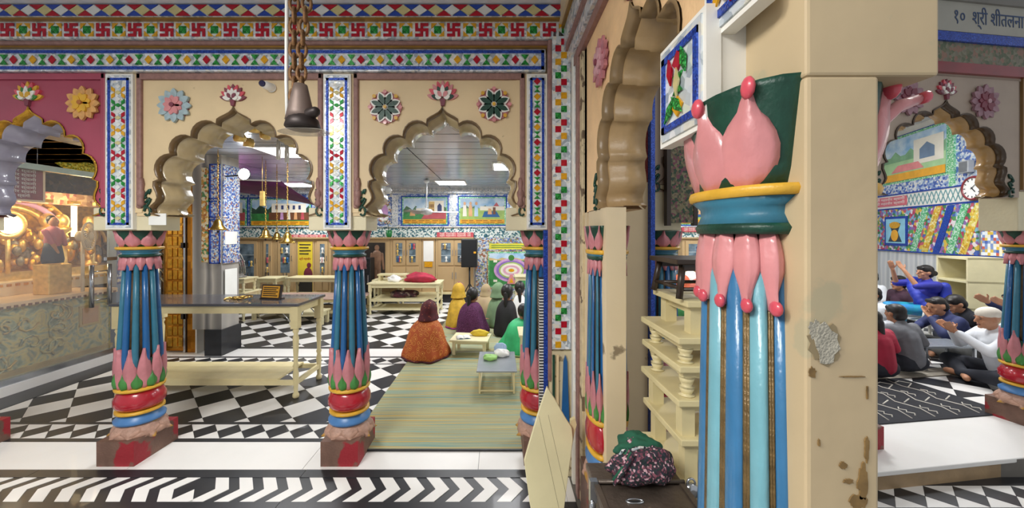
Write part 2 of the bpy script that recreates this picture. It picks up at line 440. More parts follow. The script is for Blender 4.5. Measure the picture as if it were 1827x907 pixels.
def rosette(parent, f, u, v, r, kind):
    "carved flower boss on a wall"
    g = lambda pts, d0, d1, m, nm, par: MB().prism(pts, d0, d1, f).build(nm, m, par)
    circ = lambda rr, n=28: [(u+rr*cos(2*PI*k/n), v+rr*sin(2*PI*k/n)) for k in range(n)]
    def leaf(a, r0, r1, w):
        out = []
        for i in range(9):
            t = i/8; out.append((r0+(r1-r0)*t, w*sin(PI*t)**.8))
        for i in range(7, 0, -1):
            t = i/8; out.append((r0+(r1-r0)*t, -w*sin(PI*t)**.8))
        return [(u+x*cos(a)-y*sin(a), v+x*sin(a)+y*cos(a)) for x, y in out]
    if kind == 'green':
        R = g(circ(r*.93), 0, -.012, mat('rosette_rose', '#b06a70', .45, var=.2, scale=30), 'rosette', parent)
        for k in range(8):
            a = 2*PI*(k+.5)/8
            g(leaf(a, r*.06, r*.96, r*.25), -.012, -.02, WHITEP, 'petal', R); g(leaf(a, r*.14, r*.86, r*.15), -.02, -.024, DGREEN, 'leaf', R)
            b = 2*PI*k/8
            g([(u+r*.9*cos(b)+r*.11*cos(t), v+r*.9*sin(b)+r*.11*sin(t)) for t in [2*PI*q/8 for q in range(8)]], -.008, -.024, YPAINT if k % 2 else PINK, 'bud', R)
        g(circ(r*.1, 10), -.012, -.03, YPAINT, 'centre', R)
    else:
        c1, c2, c3 = {'blue': (mat('rosette_blue', '#9fb3b8', .5, var=.15, scale=30), PINK, mat('rosette_plum', '#7a3a48', .5)),
                      'gold': (mat('rosette_gold', '#cf9a5c', .45, var=.2, scale=30), YPAINT, mat('rosette_amber', '#a8662e', .5)),
                      'plum': (mat('rosette_mauve', '#95707a', .5, var=.2, scale=30), mat('rosette_plum', '#7a3a48', .5), mat('rosette_mauve2', '#b08a92', .5)),
                      'pink': (mat('rosette_dusty', '#b97880', .5, var=.2, scale=30), mat('rosette_dusty2', '#c99aa0', .5), mat('rosette_plum', '#7a3a48', .5))}[kind]
        R = g(circ(r*.8), 0, -.01, c3, 'rosette', parent)
        for k in range(12):
            g(leaf(2*PI*k/12, r*.3, r, r*.2), -.008, -.02-.004*(k % 2), c1, 'petal', R)
        for k in range(9):
            g(leaf(2*PI*(k+.4)/9, r*.05, r*.58, r*.17), -.018, -.03-.004*(k % 2), c2, 'petal', R)
        g(circ(r*.13, 10), -.02, -.042, c3, 'centre', R)
def finial(parent, f, u, v, s_=1, col=PINK, col2=DGREEN):
    "flower bunch above an arch point"
    R = MB().prism([(u-.012*s_, v), (u+.012*s_, v), (u+.02*s_, v+.05*s_), (u-.02*s_, v+.05*s_)], 0, -.018, f).build('finial', MATS.get('rosette_plum') or PINKD, parent)
    for lay, (n_, L, w_) in enumerate(((9, .118, .020), (7, .082, .018), (5, .05, .016))):
        for k in range(n_):
            an = PI*(.06+.88*k/(n_-1)); pts = []
            for j in range(9): t = j/8; pts.append((.01+L*t, w_*sin(PI*t)**.7))
            for j in range(7, 0, -1): t = j/8; pts.append((.01+L*t, -w_*sin(PI*t)**.7))
            m = ((col, MATS['rose_tip_paint']), (col2, WHITEP), (WHITEP, col))[lay][k % 2]
            MB().prism([(u+s_*(x*cos(an)-y*sin(an))*.86, v+.05*s_+s_*(x*sin(an)+y*cos(an))) for x, y in pts], -.004*lay, -.012-.008*lay-.002*(k % 2), f).build('petal', m, R)

def scale_mesh(name, m, pts, th=.004):
    return MB().prism(pts, 0, -th, XZ(0)).mesh(name, m)
def rhomb(w_, h_): return [(-w_, 0), (0, -h_), (w_, 0), (0, h_)]
PIECE = {}
def piece(parent, f_loc, rot, key, m, pts, name='mosaic_tile', th=.004):
    k = (key, m.name)
    if k not in PIECE: PIECE[k] = scale_mesh(name, m, pts, th)
    return link(name, PIECE[k], parent, f_loc, rot)

def star_strip(parent, cx, z0, z1, Y, rz=0, wid=.185, origin=None, name='mosaic_pilaster', style='star', frame=WHITEP):
    "mirror-work strip with a blue border; built facing -Y at (cx, Y)"
    O = Vector((cx, Y, 0)) if origin is None else Vector(origin); Rz = Matrix.Rotation(rz, 4, 'Z')
    T = lambda u, z, d=0: O+Rz @ Vector((u, -d, z))
    h = wid/2; M4 = Matrix.Translation(O) @ Rz
    base = MB().box(-h, h, 0, .03, z0, z1, M4).build(name, frame, parent)
    MB().box(-h+.012, h-.012, -.004, 0, z0+.012, z1-.012, M4).build('mirror_field', SILVER, base)
    b = .016; o_ = h-.022
    for u0, u1, v0, v1 in ((-o_, -o_+b, z0+.03, z1-.03), (o_-b, o_, z0+.03, z1-.03), (-o_, o_, z0+.03, z0+.03+b), (-o_, o_, z1-.03-b, z1-.03)):
        MB().box(u0, u1, -.008, -.003, v0, v1, M4).build('blue_border', BLUEL, base)
    k = 0; z = z0+.075
    if style == 'star':
        cyc = [GREENG, YELG, REDG, WHITEG]
        while z < z1-.06:
            m = cyc[k % 3]
            for sx in (-1, 1):
                for sz in (-1, 1):
                    piece(base, T(sx*.034, z+sz*.021, .005), (0, sx*sz*.5, rz), 'rh%.1f' % wid, m, rhomb(.013, .023))
            piece(base, T(0, z, .005), (0, 0, rz), 'rc%.1f' % wid, m if k % 2 else PALEY, rhomb(.024, .014))
            piece(base, T(0, z+.042, .005), (0, 0, rz), 'rw%.1f' % wid, WHITEG, rhomb(.02, .016))
            z += .086; k += 1
    else:
        while z < z1-.05:
            if k % 2 == 0: piece(base, T(0, z, .005), (0, 0, rz), 'dd', (YELG, REDG)[(k//2) % 2], rhomb(.024, .024))
            else:
                piece(base, T(0, z+.011, .005), (0, 0, rz), 'tu', GREENG, [(0, -.011), (.022, .011), (-.022, .011)])
                piece(base, T(0, z-.011, .005), (0, 0, rz), 'td', GREENG, [(0, .011), (-.022, -.011), (.022, -.011)])
            z += .052; k += 1
    return base

# ================================================================ WALL A : the arcade facing the aisle
wall_front = struct('wall_front')
YF = 2.53
FA = XZ(2.555)
RED_WALL = mat('raspberry_wall', '#a34458', .4, var=.1, scale=3, bump=.1, coat=.2)
TOPZ = 2.70
BAYS = [(-3.243, .545, .56, RED_WALL), (-1.83, .625, .665, CREAM), (-.386, .585, .63, CREAM)]
STRIPS = [-3.93, -2.60, -1.108, .262]
arch_wall(wall_front, -3.243, .54, TOPZ, FA, RED_WALL, .25, ew=.555, lip=GOLD, inner=mat('lilac_grey_gloss', '#9c98a8', .2, var=.1, scale=8, coat=.3))
arch_wall(wall_front, -1.83, .62, TOPZ, FA, CREAM, .25, ew=.67)
arch_wall(wall_front, -.390, .575, TOPZ, FA, CREAM, .25, ew=.62)
for sx in STRIPS:          # solid wall behind the mirror strips, impost block over each capital
    MB().box(sx-.14, sx+.14, 2.55, 2.80, 1.74, TOPZ).build('pier_core', CREAM, wall_front)
    MB().box(sx-.21, sx+.19 if sx < 0 else sx+.1, 2.562, 2.80, 1.617, 1.775).build('impost_block', mat('impost_cream', '#d9cfae', .5, var=.06, scale=6, bump=.1, chips=('#a99a78', 8, .7)), wall_front, bevel=.006)
    star_strip(wall_front, sx, 1.625, 2.69, 2.532, wid=.188 if sx < .2 else .14, style='star' if sx < .2 else 'diamond')
MB().box(-4.6, .33, 2.57, 2.8, TOPZ, 3.2).build('upper_wall', CREAM, wall_front)
# dusty pink mouldings framing each panel
for x0, x1, m in ((-2.49, -1.21, MOULD), (-1.0, .18, MOULD), (-3.84, -2.7, MATS['raspberry_wall'])):
    for bx in ((x0, x0+.035, 1.77, TOPZ), (x1-.035, x1, 1.77, TOPZ), (x0, x1, TOPZ-.045, TOPZ)):
        MB().box(bx[0], bx[1], 2.535, 2.56, bx[2], bx[3]).build('panel_moulding', m, wall_front, bevel=.008)
    if m is MOULD:
        for xx, sg in ((x0+.03, 1), (x1-.03, -1)):
            MB().lathe([(.014, 0), (.026, .02), (.016, .05), (.026, .08), (.026, .1), (.014, .12), (.02, .16), (.012, .2)], 10, (xx, 2.545, 1.78)).build('small_baluster', MOULD, wall_front)
for u, v, r, kd in (((153-CX)/258, EYE+(CY-186)/258, .118, 'gold'), ((315-CX)/258, EYE+(CY-190)/258, .118, 'blue'), (-.78, EYE+(CY-193)/258, .117, 'green'), (-.033, EYE+(CY-188)/258, .12, 'green')):
    rosette(wall_front, FA, u, v, r, kd)
finial(wall_front, FA, -3.243, EYE+.875, .95, YPAINT, LGREEN); finial(wall_front, FA, -1.83, EYE+.875, .85, MATS['rosette_plum'], WHITEP); finial(wall_front, FA, -.386, EYE+.875, 1)
# friezes (from below: diamond band, pink moulding, swastika band, triangle band)
XL, XR = -4.6, .318
fr1 = MB().box(XL, XR, 2.515, 2.575, 2.70, 2.85).build('diamond_frieze', SILVER, wall_front)
for z in (2.712, 2.822): MB().box(XL, XR-.01, 2.508, 2.516, z, z+.02).build('blue_line', BLUEL, fr1)
MB().box(XR-.03, XR-.01, 2.508, 2.516, 2.712, 2.842).build('blue_line', BLUEL, fr1)
k = 0; x = XR-.075
while x > XL+.05:
    if k % 2 == 0: piece(fr1, (x, 2.511, 2.777), (0, 0, 0), 'fd', (YELG, REDG)[(k//2) % 2], rhomb(.026, .03))
    else:
        piece(fr1, (x, 2.511, 2.794), (0, 0, 0), 'ftu', GREENG, [(0, -.017), (.027, .017), (-.027, .017)])
        piece(fr1, (x, 2.511, 2.760), (0, 0, 0), 'ftd', GREENG, [(0, .017), (-.027, -.017), (.027, -.017)])
    x -= .0655; k += 1
MB().box(XL, XR+.02, 2.49, 2.575, 2.85, 2.862).build('gilt_rail', mat('gilt_rail', '#9a7430', .35, .5, var=.2), wall_front)
MB().box(XL, XR+.03, 2.47, 2.575, 2.862, 2.889).build('frieze_moulding', MOULD, wall_front, bevel=.01)
fr2 = MB().box(XL, XR+.16, 2.45, 2.575, 2.889, 3.0).build('swastika_frieze', SILVER, wall_front)
u_ = .0095
def bars(lst, m, name):
    g = MB()
    for x0, x1, z0, z1 in lst: g.box(x0, x1, -.004, 0, z0, z1)
    return g.mesh(name, m)
H_ = .044
SW = bars([(-u_, u_, -H_, H_), (-H_, -u_, -u_, u_), (u_, H_, -u_, u_), (u_, H_, H_-2*u_, H_), (-H_, -u_, -H_, -H_+2*u_), (-H_, -H_+2*u_, u_, H_), (H_-2*u_, H_, -H_, -u_)], REDG, 'swastika')
k = 0; x = .44
while x > XL+.06:
    if k % 2 == 0:
        piece(fr2, (x, 2.448, 2.945), (0, 0, 0), 'gsq', GREENG, [(-.024, -.024), (.024, -.024), (.024, .024), (-.024, .024)])
        for q in range(4): piece(fr2, (x, 2.449, 2.945), (0, q*PI/2, 0), 'ytri', YELG, [(.043, .043), (.006, .043), (.043, .006)])
        piece(fr2, (x, 2.4495, 2.945), (0, 0, 0), 'wsq', WHITEG, rhomb(.042, .042), th=.001)
    else: link('swastika', SW, fr2, (x, 2.449, 2.945))
    x -= .1055; k += 1
MB().box(XL, XR+.17, 2.42, 2.575, 3.0, 3.012).build('gilt_rail', MATS['gilt_rail'], wall_front)
fr3 = MB().box(XL, XR+.18, 2.41, 2.575, 3.012, 3.088).build('triangle_frieze', SILVER, wall_front)
k = 0; x = XR+.12
while x > XL+.06:
    piece(fr3, (x, 2.408, 3.05), (0, 0, 0), 'tfd', (PALEY, WHITEG)[k % 2], rhomb(.05, .033))
    piece(fr3, (x-.053, 2.408, 3.068), (0, 0, 0), 'tft', (REDG, BLUEG)[k % 2], [(-.048, .018), (.048, .018), (0, -.017)])
    piece(fr3, (x-.053, 2.408, 3.032), (0, 0, 0), 'tfb', (BLUEG, REDG)[k % 2], [(0, .017), (-.048, -.018), (.048, -.018)])
    x -= .106; k += 1
# corner pier with the checker strip
cp = MB().box(.33, .56, 2.47, 2.80, 0, 3.2).build('corner_pier', CREAM_B, wall_front)
MB().box(.325, .352, 2.44, 2.50, .62, 2.88).build('corner_moulding', MOULD, wall_front, bevel=.008)
MB().box(.352, .475, 2.445, 2.5, .83, 2.93).build('checker_field', SILVER, wall_front)
ck = bpy.data.objects['checker_field']
cyc = [REDG, YELG, GREENG]
for k in range(46):
    z = .862+k*.0445
    piece(ck, (.392+.038*(k % 2), 2.4445, z), (0, 0, 0), 'ckq', cyc[(45-k)//2 % 3], [(-.019, -.02), (.019, -.02), (.019, .02), (-.019, .02)])
MB().box(.298, .325, 2.455, 2.50, .25, 1.62).build('blue_strip', BLUEL, wall_front)
MB().box(.27, .298, 2.47, 2.52, .25, 1.3).build('striped_edge', ramp_mat('black_white_stripes', 'wave', [(.45, '#1c1c1e'), (.55, '#dcdad2')], .4, 16, band='Z'), wall_front)
pb = MB().box(.35, .50, 2.43, 2.5, .0, .82).build('dado_panel', mat('dado_cream', '#cdbf9c', .55, var=.12, scale=10, bump=.2, chips=('#8a7a5c', 12, .6)), wall_front)
MB().prism([(.405, .25), (.465, .25), (.447, .76), (.435, .80), (.423, .76)], 0, -.014, XZ(2.43)).build('blue_relief', MBLUE, pb)
MB().box(.352, .366, 2.418, 2.43, .2, .8).build('green_stem', DGREEN, pb); MB().box(.378, .392, 2.418, 2.43, .1, .8).build('dado_frame', CREAM, pb); MB().box(.48, .496, 2.418, 2.43, .1, .8).build('dado_frame', CREAM, pb)
for k in range(3): MB().box(.352, .38, 2.412, 2.43, .22+k*.05, .25+k*.05).build('flower_relief', (REDP, YPAINT, PINK)[k], pb)

# ================================================================ COLUMNS
def petal_mesh(name, m, w_, h_, out0, out1, curl=.0, tip=None, belly=.5, th=.012, up=True, pw=None):
    """a leaf standing at radius 0 in +X; bottom at z 0, top at z h (or hanging)."""
    nu, nv = 7, 9; rings = []
    for j in range(nv):
        t = j/(nv-1)
        b_ = .32 if up else .38
        if t < b_: wd = w_*(.72+.28*sin(PI/2*t/b_))
        else:
            q_ = (t-b_)/(1-b_); lo = .17 if up else .34
            wd = w_*(lo+(1-lo)*(.5+.5*cos(PI*q_))**(pw or (1.0 if up else 1.3)))
        o = out0+(out1-out0)*t**1.6+curl*max(0, t-.75)*4+.35*w_*sin(PI*t)
        ring = []
        for i in range(nu):
            s_ = (i/(nu-1))*2-1
            ridge = .006*(1 if abs(s_) < .2 else 0)
            ring.append(Vector((o-.55*w_*s_*s_*.7+ridge, wd*s_, (h_*t) if up else -h_*t)))
        for i in reversed(range(nu)):
            s_ = (i/(nu-1))*2-1
            ring.append(Vector((o-.55*w_*s_*s_*.7-th, wd*s_*.97, (h_*t) if up else -h_*t)))
        rings.append(ring)
    return MB().loft(rings, True, True, True).mesh(name, m)
COLSPEC = dict(pt0=1.50, pt1=1.616, hang0=1.335, hang1=1.43, sh0=.72, sh1=1.40, lp0=.50, lp1=.78, rs1=.092, rs0=.122)
colcache = {}
def column(label, loc, spec=COLSPEC, group=None, sx=1, sy=1, rz=0, lod=1, plinth=True, parent=None, zs=1.0):
    s_ = spec
    if parent is None:
        r = thing('column', label, 'column', loc, rz, group)
    else: r = parent
    r.scale = (sx, sy, zs)
    def ch(name, fn, m=None, rot=0, l=(0, 0, 0)):
        key = (name, id(s_), m.name if m else '')
        if key not in colcache: colcache[key] = fn()
        return link(name, colcache[key], r, l, (0, 0, rot))
    R1, R0 = s_['rs1'], s_['rs0']; br = s_.get('bright'); PK = PINK if br else PINK2; side = s_.get('side', 0); GB = NGILT if br else GBROWN
    front = lambda th: side == 0 or cos(th)*side > .2
    ch('shaft_core', lambda: MB().lathe([(R0-.012, s_['sh0']-.1), (R1-.012, s_['sh1'])], 24).mesh('shaft_core', GBROWN), GBROWN)
    n = 12
    for k in range(n):
        m = (LBLUE, NBLUE)[k % 2] if s_.get('bright') else (CYAN, MBLUE)[k % 2]
        wq = .80 if s_.get('bright') else .66; wr0, wr1 = R0*PI/n*wq, R1*PI/n*wq
        ch('rib', lambda: MB().tube([(R0-.012, 0, s_['sh0']-.1), (R0-.012, 0, s_['sh0']), ((R0+R1)/2-.012, 0, (s_['sh0']+s_['sh1'])/2), (R1-.012, 0, s_['sh1'])], [wr0, wr0, (wr0+wr1)/2, wr1], 10).mesh('rib', m), m, 2*PI*k/n)
        if s_.get('bright'):
            ch('gilt_groove', lambda: MB().tube([(R0-.004, 0, s_['sh0']-.1), (R1-.004, 0, s_['sh1'])], [.0065, .005], 6).mesh('gilt_groove', GB), GB, 2*PI*(k+.44)/n)
            ch('gilt_groove', lambda: None, GB, 2*PI*(k+.56)/n)
    zc = s_['pt0']; K = R1/.092
    # capital
    ch('capital_core', lambda: MB().lathe([(R1*1.15, zc-.005), (R1*1.25, zc+.03), (R1*1.45, s_['pt1']-.012), (R1*1.5, s_['pt1'])], 20).mesh('capital_core', DGREEN), DGREEN)
    hp = s_['pt1']-zc
    po = 0 if br else .5
    for k in range(8):
        if not front(2*PI*(k+po)/8): continue
        ch('petal', lambda: petal_mesh('petal', PK, R1*(.50 if not br else .66), hp, R1*1.2, R1*1.48, R1*.12), PK, 2*PI*(k+po)/8, (0, 0, zc))
        if br: ch('petal_tip', lambda: MB().ball((R1*1.6, 0, s_['pt1']-.012), (R1*.19, R1*.16, .02), 10, 6).mesh('petal_tip', PINKD), PINKD, 2*PI*(k+po)/8)
    ch('yellow_ring', lambda: MB().lathe([(R1*1.2, zc-.022), (R1*1.42, zc-.018), (R1*1.46, zc-.008), (R1*1.42, zc), (R1*1.2, zc+.002)], 24).mesh('yellow_ring', YPAINT), YPAINT)
    ch('blue_neck', lambda: MB().lathe([(R1*1.35, zc-.02), (R1*1.12, zc-.035), (R1*1.1, zc-.05), (R1*1.2, s_['hang1']+.018)], 24).mesh('blue_neck', CYAN), CYAN)
    ch('green_ring', lambda: MB().lathe([(R1*1.2, s_['hang1']+.018), (R1*1.27, s_['hang1']+.01), (R1*1.2, s_['hang1']-.002)], 24).mesh('green_ring', DGREEN), DGREEN)
    hh = s_['hang1']-s_['hang0']
    for k in range(12):
        if not front(2*PI*(k+.5)/12): continue
        ch('hanging_petal', lambda: petal_mesh('hanging_petal', PK, R1*.30, hh, R1*1.08, R1*1.12, R1*.1, up=False), PK, 2*PI*(k+.5)/12, (0, 0, s_['hang1']))
        if s_.get('bright'): ch('hanging_tip', lambda: MB().ball((R1*1.18, 0, -hh+.006), (R1*.15, R1*.14, .014), 10, 6).mesh('hanging_tip', PINKD), PINKD, 2*PI*(k+.5)/12, (0, 0, s_['hang1']))
    # lower lotus cup and rings
    a0, a1 = s_['lp0'], s_['lp1']; J = R0/.122
    ch('cup_core', lambda: MB().lathe([(R0*.98, a0-.01), (R0*1.05, a0+.05), (R0*.98, a1-.08)], 20).mesh('cup_core', DGREEN), DGREEN)
    for k in range(10):
        ch('cup_petal', lambda: petal_mesh('cup_petal', PK, R0*.345, a1-a0, R0*1.05, R0*1.0, R0*.10, belly=.35, pw=.62), PK, 2*PI*k/10, (0, 0, a0))
        ch('cup_leaf', lambda: petal_mesh('cup_leaf', LGREEN, R0*.26, (a1-a0)*.4, R0*1.1, R0*1.04, 0, belly=.35), LGREEN, 2*PI*(k+.5)/10, (0, 0, a0))
    def q(name, prof, m): ch(name, lambda: MB().lathe([(R*J, z) for R, z in prof], 24).mesh(name, m), m)
    q('lower_yellow_ring', [(.1, a0-.028), (.14, a0-.022), (.143, a0-.006), (.12, a0+.002)], YPAINT)
    q('red_torus', [(.1, a0-.165), (.128, a0-.155), (.146, a0-.125), (.146, a0-.085), (.13, a0-.05), (.118, a0-.026)], REDP)
    q('base_yellow_ring', [(.1, a0-.188), (.138, a0-.184), (.138, a0-.168), (.12, a0-.164)], YPAINT)
    q('blue_disc', [(.1, a0-.26), (.142, a0-.252), (.145, a0-.232), (.12, a0-.212), (.112, a0-.187)], DKBLUE)
    q('lotus_base', [(.165, a0-.34), (.15, a0-.31), (.132, a0-.28), (.125, a0-.258)], LOTUSB)
    for k in range(8):
        ch('base_petal', lambda: petal_mesh('base_petal', LOTUSB, .06*J, .09, .125*J, .165*J, .02, up=False), LOTUSB, 2*PI*(k+.5)/8, (0, 0, a0-.26))
    if plinth:
        ch('plinth', lambda: MB().box(-.128*J, .128*J, -.18, .17, 0, a0-.33).mesh('plinth', PLINTH), PLINTH)
    return r
column('painted fluted column between raspberry wall arch and cream arch, glass shrine behind it', (-2.625, 2.71, 0), group='arcade columns')
column('painted fluted column at the left edge of the woven mat', (-1.092, 2.71, 0), group='arcade columns')
column('painted fluted column beside red, yellow and green checker strip', (.30, 2.72, 0), group='arcade columns')
column('painted fluted column at far side of raspberry wall arch', (-3.93, 2.71, 0), group='arcade columns')

# ================================================================ WALL B : runs from the corner towards the viewer
wall_side = struct('wall_side')
XB = .50
FB = lambda u, v, d: Vector((XB+d, u, v))
arch_wall(wall_side, 1.385, .53, 2.68, FB, LIT_CREAM, .21, ew=.785, ewl=.535, lip=mat('arch_lip_tan', '#8c7350', .35, var=.15, scale=9), inner=mat('arch_tan', '#a98c62', .4, var=.15, scale=7, bump=.15))
MB().box(XB, XB+.21, .85, 2.5, 2.68, 3.2).build('upper_wall', LIT_CREAM, wall_side)
MB().box(XB, XB+.21, 2.1, 2.5, 0, 2.7).build('wall_return', CREAM_B, wall_side)
MB().box(XB, XB+.092, 1.72, 2.06, 0, 1.72).build('pier', CREAM_B, wall_side)
PEEL = mat('worn_pier_paint', '#c2ad89', .55, var=.08, scale=3, bump=.2, chips=('#b3a686', 7, .64))
MB().box(XB, XB+.118, .60, .90, 0, 1.856).build('near_pier', PEEL, wall_side, bevel=.006)
MB().box(XB-.002, XB+.213, .598, .852, 1.855, 3.2).build('pier_block', PEEL, wall_side, bevel=.005)
rosette(wall_side, FB, 1.775, 2.42, .115, 'pink')
finial(wall_side, FB, 1.385, EYE+.875, .8)
for z0, z1, x0, m in ((2.66, 2.72, .475, MOULD), (2.72, 2.80, .455, SILVER), (2.80, 2.84, .44, MOULD), (2.84, 2.95, .43, SILVER), (2.95, 2.98, .415, MATS['gilt_rail']), (2.98, 3.2, .40, CREAM_B)):
    MB().box(x0, .52, 1.02, 2.46, z0, z1).build('side_cornice', m, wall_side)
for y0, y1, x0, z1, m in ((2.40, 2.45, .478, 2.93, SILVER), (2.35, 2.40, .470, 2.93, WHITEP), (2.28, 2.35, .482, 2.93, SILVER), (2.22, 2.28, .472, 2.8, MOULD), (2.15, 2.22, .485, 2.7, mat('peeling_trim', '#cbb994', .6, var=.15, scale=16, bump=.4, chips=('#6d5a44', 10, .56)))):
    MB().box(x0, .51, y0, y1, 0 if m is not SILVER else .6, z1).build('corner_trim', m, wall_side, bevel=.004)
FARSPEC = dict(pt0=1.515, pt1=1.635, hang0=1.39, hang1=1.47, sh0=.88, sh1=1.43, lp0=.69, lp1=.92, rs1=.085, rs0=.105)
column('flattened half column on far pier of the side arch, facing the aisle', (XB, 1.885, 0), FARSPEC, 'side wall half columns', sx=.42)
column('half column on far pier of the side arch, facing the stacked stools', (XB+.095, 1.885, 0), FARSPEC, 'side wall half columns', sx=.42)
NEARSPEC = dict(pt0=1.685, pt1=1.865, hang0=1.462, hang1=1.60, sh0=.72, sh1=1.56, lp0=.5, lp1=.72, rs1=.098, rs0=.115, bright=True, side=-1)
NEARSPEC2 = dict(NEARSPEC, side=1)
column('large glossy half column with pink lotus capital on cream pier', (XB, .755, 0), NEARSPEC, sx=.6)
column('half column on hidden face of the near cream pier', (XB+.12, .76, 0), NEARSPEC2, sx=.6)
# mirror-work blocks over the near capital
nb = star_strip(wall_side, 0, 1.815, 2.06, 0, -PI/2, .21, (.415, .845, 0), 'mosaic_impost', 'none')
MB().box(.42, XB, .745, .945, 1.822, 2.05).build('impost_core', WHITEP, wall_side)
nb2 = star_strip(wall_side, 0, 2.0, 3.1, 0, -PI/2, .17, (.445, .715, 0), 'mosaic_pilaster', 'none')
def big(base, x, y, z, ang, m, w_=.022, h_=.05): piece(base, (x, y, z), (0, ang, -PI/2), 'big%.3f%.3f' % (w_, h_), m, rhomb(w_, h_))
for i, (dy, dz, an, m) in enumerate([(.055, .035, -.15, REDG), (-.05, .04, -.3, GREENG), (.06, -.055, .75, GREENG), (.0, -.05, -.75, GREENG), (.0, .0, 0, PALEY)]):
    big(nb, .407, .845+dy*.6, 1.945+dz, an, m, .013, .034)
for k in range(4):
    z = 2.10+k*.13
    for dy, dz, an, m in ((.06, .05, .5, YELG), (-.03, .06, .5, YELG), (.04, -.03, .4, YELG), (-.055, -.03, .4, REDG)): big(nb2, .437, .715+dy*.6, z+dz, an, m, .011, .036)

# worn patches on the near pier and the petal of its hidden face
def blot(parent, cx, cz, rx, rz_, m, seed, Y=.5995, name='peeled_patch'):
    r_ = random.Random(seed); pts = []
    for k in range(22):
        a_ = 2*PI*k/22; q = .72+.5*r_.random(); pts.append((cx+rx*cos(a_)*q, cz+rz_*sin(a_)*q))
    MB().prism(pts, 0, -.0015, XZ(Y)).build(name, m, parent)
RAWP = mat('bare_grey_plaster', '#a7a293', .8, var=.2, scale=40, bump=.5); STN = mat('brown_stain', '#7d6238', .7, var=.4, scale=30)
def rp(x, y): return (x-CX)/F*.6, EYE-(y-CY)/F*.6
blot(wall_side, *rp(1472, 612), .026, .034, mat('plaster_rim', '#8f7f60', .7), 3, .5998); blot(wall_side, *rp(1473, 612), .022, .030, RAWP, 4, .5985); blot(wall_side, *rp(1452, 590), .009, .016, RAWP, 5)
for x, y, a_, b_, sd in ((1503, 830, .006, .006, 6), (1512, 858, .009, .004, 7), (1448, 665, .006, .009, 8), (1460, 790, .002, .006, 9), (1538, 860, .008, .03, 10), (1545, 800, .004, .02, 11), (1530, 895, .015, .012, 12), (1546, 700, .0015, .012, 13), (1520, 672, .02, .001, 14)): blot(wall_side, *rp(x, y), a_, b_, STN, sd, name='stain')
hcol = [o for o in COL.objects if o.name.startswith('column') and not o.parent and o.get('label', '').startswith('half column on hidden')][0]
def hpart(pts, rr, m, nm):
    L_ = hcol.location; MB().tube([((x-L_.x)/.6, y-L_.y, z) for x, y, z in pts], rr, 10).build(nm, m, hcol)
hpart([(.665, .70, 1.76), (.70, .69, 1.80), (.74, .685, 1.835), (.775, .68, 1.847)], [.02, .017, .012, .009], PINK, 'curled_petal'); hpart([(.772, .68, 1.846), (.785, .68, 1.85), (.792, .68, 1.852)], [.010, .012, .004], PINKD, 'curled_tip'); hpart([(.64, .74, 1.80), (.70, .72, 1.85), (.76, .71, 1.87)], [.02, .02, .012], DGREEN, 'green_sepal')
# ================================================================ WALL C : arcade between side aisle and hall (right)
AL = math.radians(7.7)
wall_right = struct('wall_right', (3.5, 2.9, 0), AL)
FC = lambda u, v, d: Vector((u, d, v))
GREYC = mat('greyish_plaster', '#a59484', .5, var=.08, scale=4, bump=.1)  # plaster greyer and darker than on the cream walls
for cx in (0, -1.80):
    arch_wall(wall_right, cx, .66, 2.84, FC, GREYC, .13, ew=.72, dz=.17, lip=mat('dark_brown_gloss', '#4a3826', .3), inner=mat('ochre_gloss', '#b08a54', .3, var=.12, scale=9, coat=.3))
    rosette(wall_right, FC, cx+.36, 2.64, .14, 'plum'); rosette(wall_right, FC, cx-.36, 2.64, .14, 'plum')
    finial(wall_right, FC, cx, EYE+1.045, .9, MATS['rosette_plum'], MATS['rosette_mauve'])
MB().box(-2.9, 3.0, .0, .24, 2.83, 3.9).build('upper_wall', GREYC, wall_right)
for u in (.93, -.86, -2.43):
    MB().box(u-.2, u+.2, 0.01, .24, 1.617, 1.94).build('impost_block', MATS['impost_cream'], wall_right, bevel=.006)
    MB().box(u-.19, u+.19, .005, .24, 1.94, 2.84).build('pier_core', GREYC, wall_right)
    MB().box(u-.10, u-.07, -.02, .01, 1.95, 2.88).build('red_frame', REDP, wall_right); MB().box(u+.07, u+.10, -.02, .01, 1.95, 2.88).build('red_frame', REDP, wall_right)
    MB().box(u-.19, u-.10, -.012, .01, 1.95, 2.86).build('brown_frame', mat('ochre_frame', '#8a6a3e', .4, var=.15), wall_right)
MB().box(-2.9, 3, -.03, .02, 2.85, 2.93).build('red_moulding', mat('crimson_moulding', '#7e1420', .3, var=.2, coat=.3), wall_right)
MB().box(-2.9, 3, -.02, .02, 2.93, 3.09).build('painted_band', mosaic('dull_painted_band', ['#6a6a52', '#7c7a66', '#566048', '#8a6a5a', '#757060'], 40, .5, 0), wall_right)
MB().box(-2.9, 3, -.04, .02, 3.09, 3.16).build('blue_cornice', BLUEL, wall_right)
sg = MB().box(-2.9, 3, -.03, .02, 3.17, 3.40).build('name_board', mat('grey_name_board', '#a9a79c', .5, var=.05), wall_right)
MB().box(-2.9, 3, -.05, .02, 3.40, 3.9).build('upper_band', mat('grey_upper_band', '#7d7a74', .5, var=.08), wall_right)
NAVY = mat('navy_lettering', '#33496e', .5)
text('१०  श्री शीतलनाथ', .15, NAVY, sg, (.40, -.032, 3.285), width=.74)
column('painted fluted column right of wall clock, standing on white sill', (4.46, 3.13, 0), group='side aisle columns', rz=AL)
column('painted fluted column hidden behind the big cream pier', (2.69, 2.89, 0), group='side aisle columns', rz=AL)
column('shaded column behind the stacked stools', (1.19, 2.72, 0), group='side aisle columns', rz=AL)
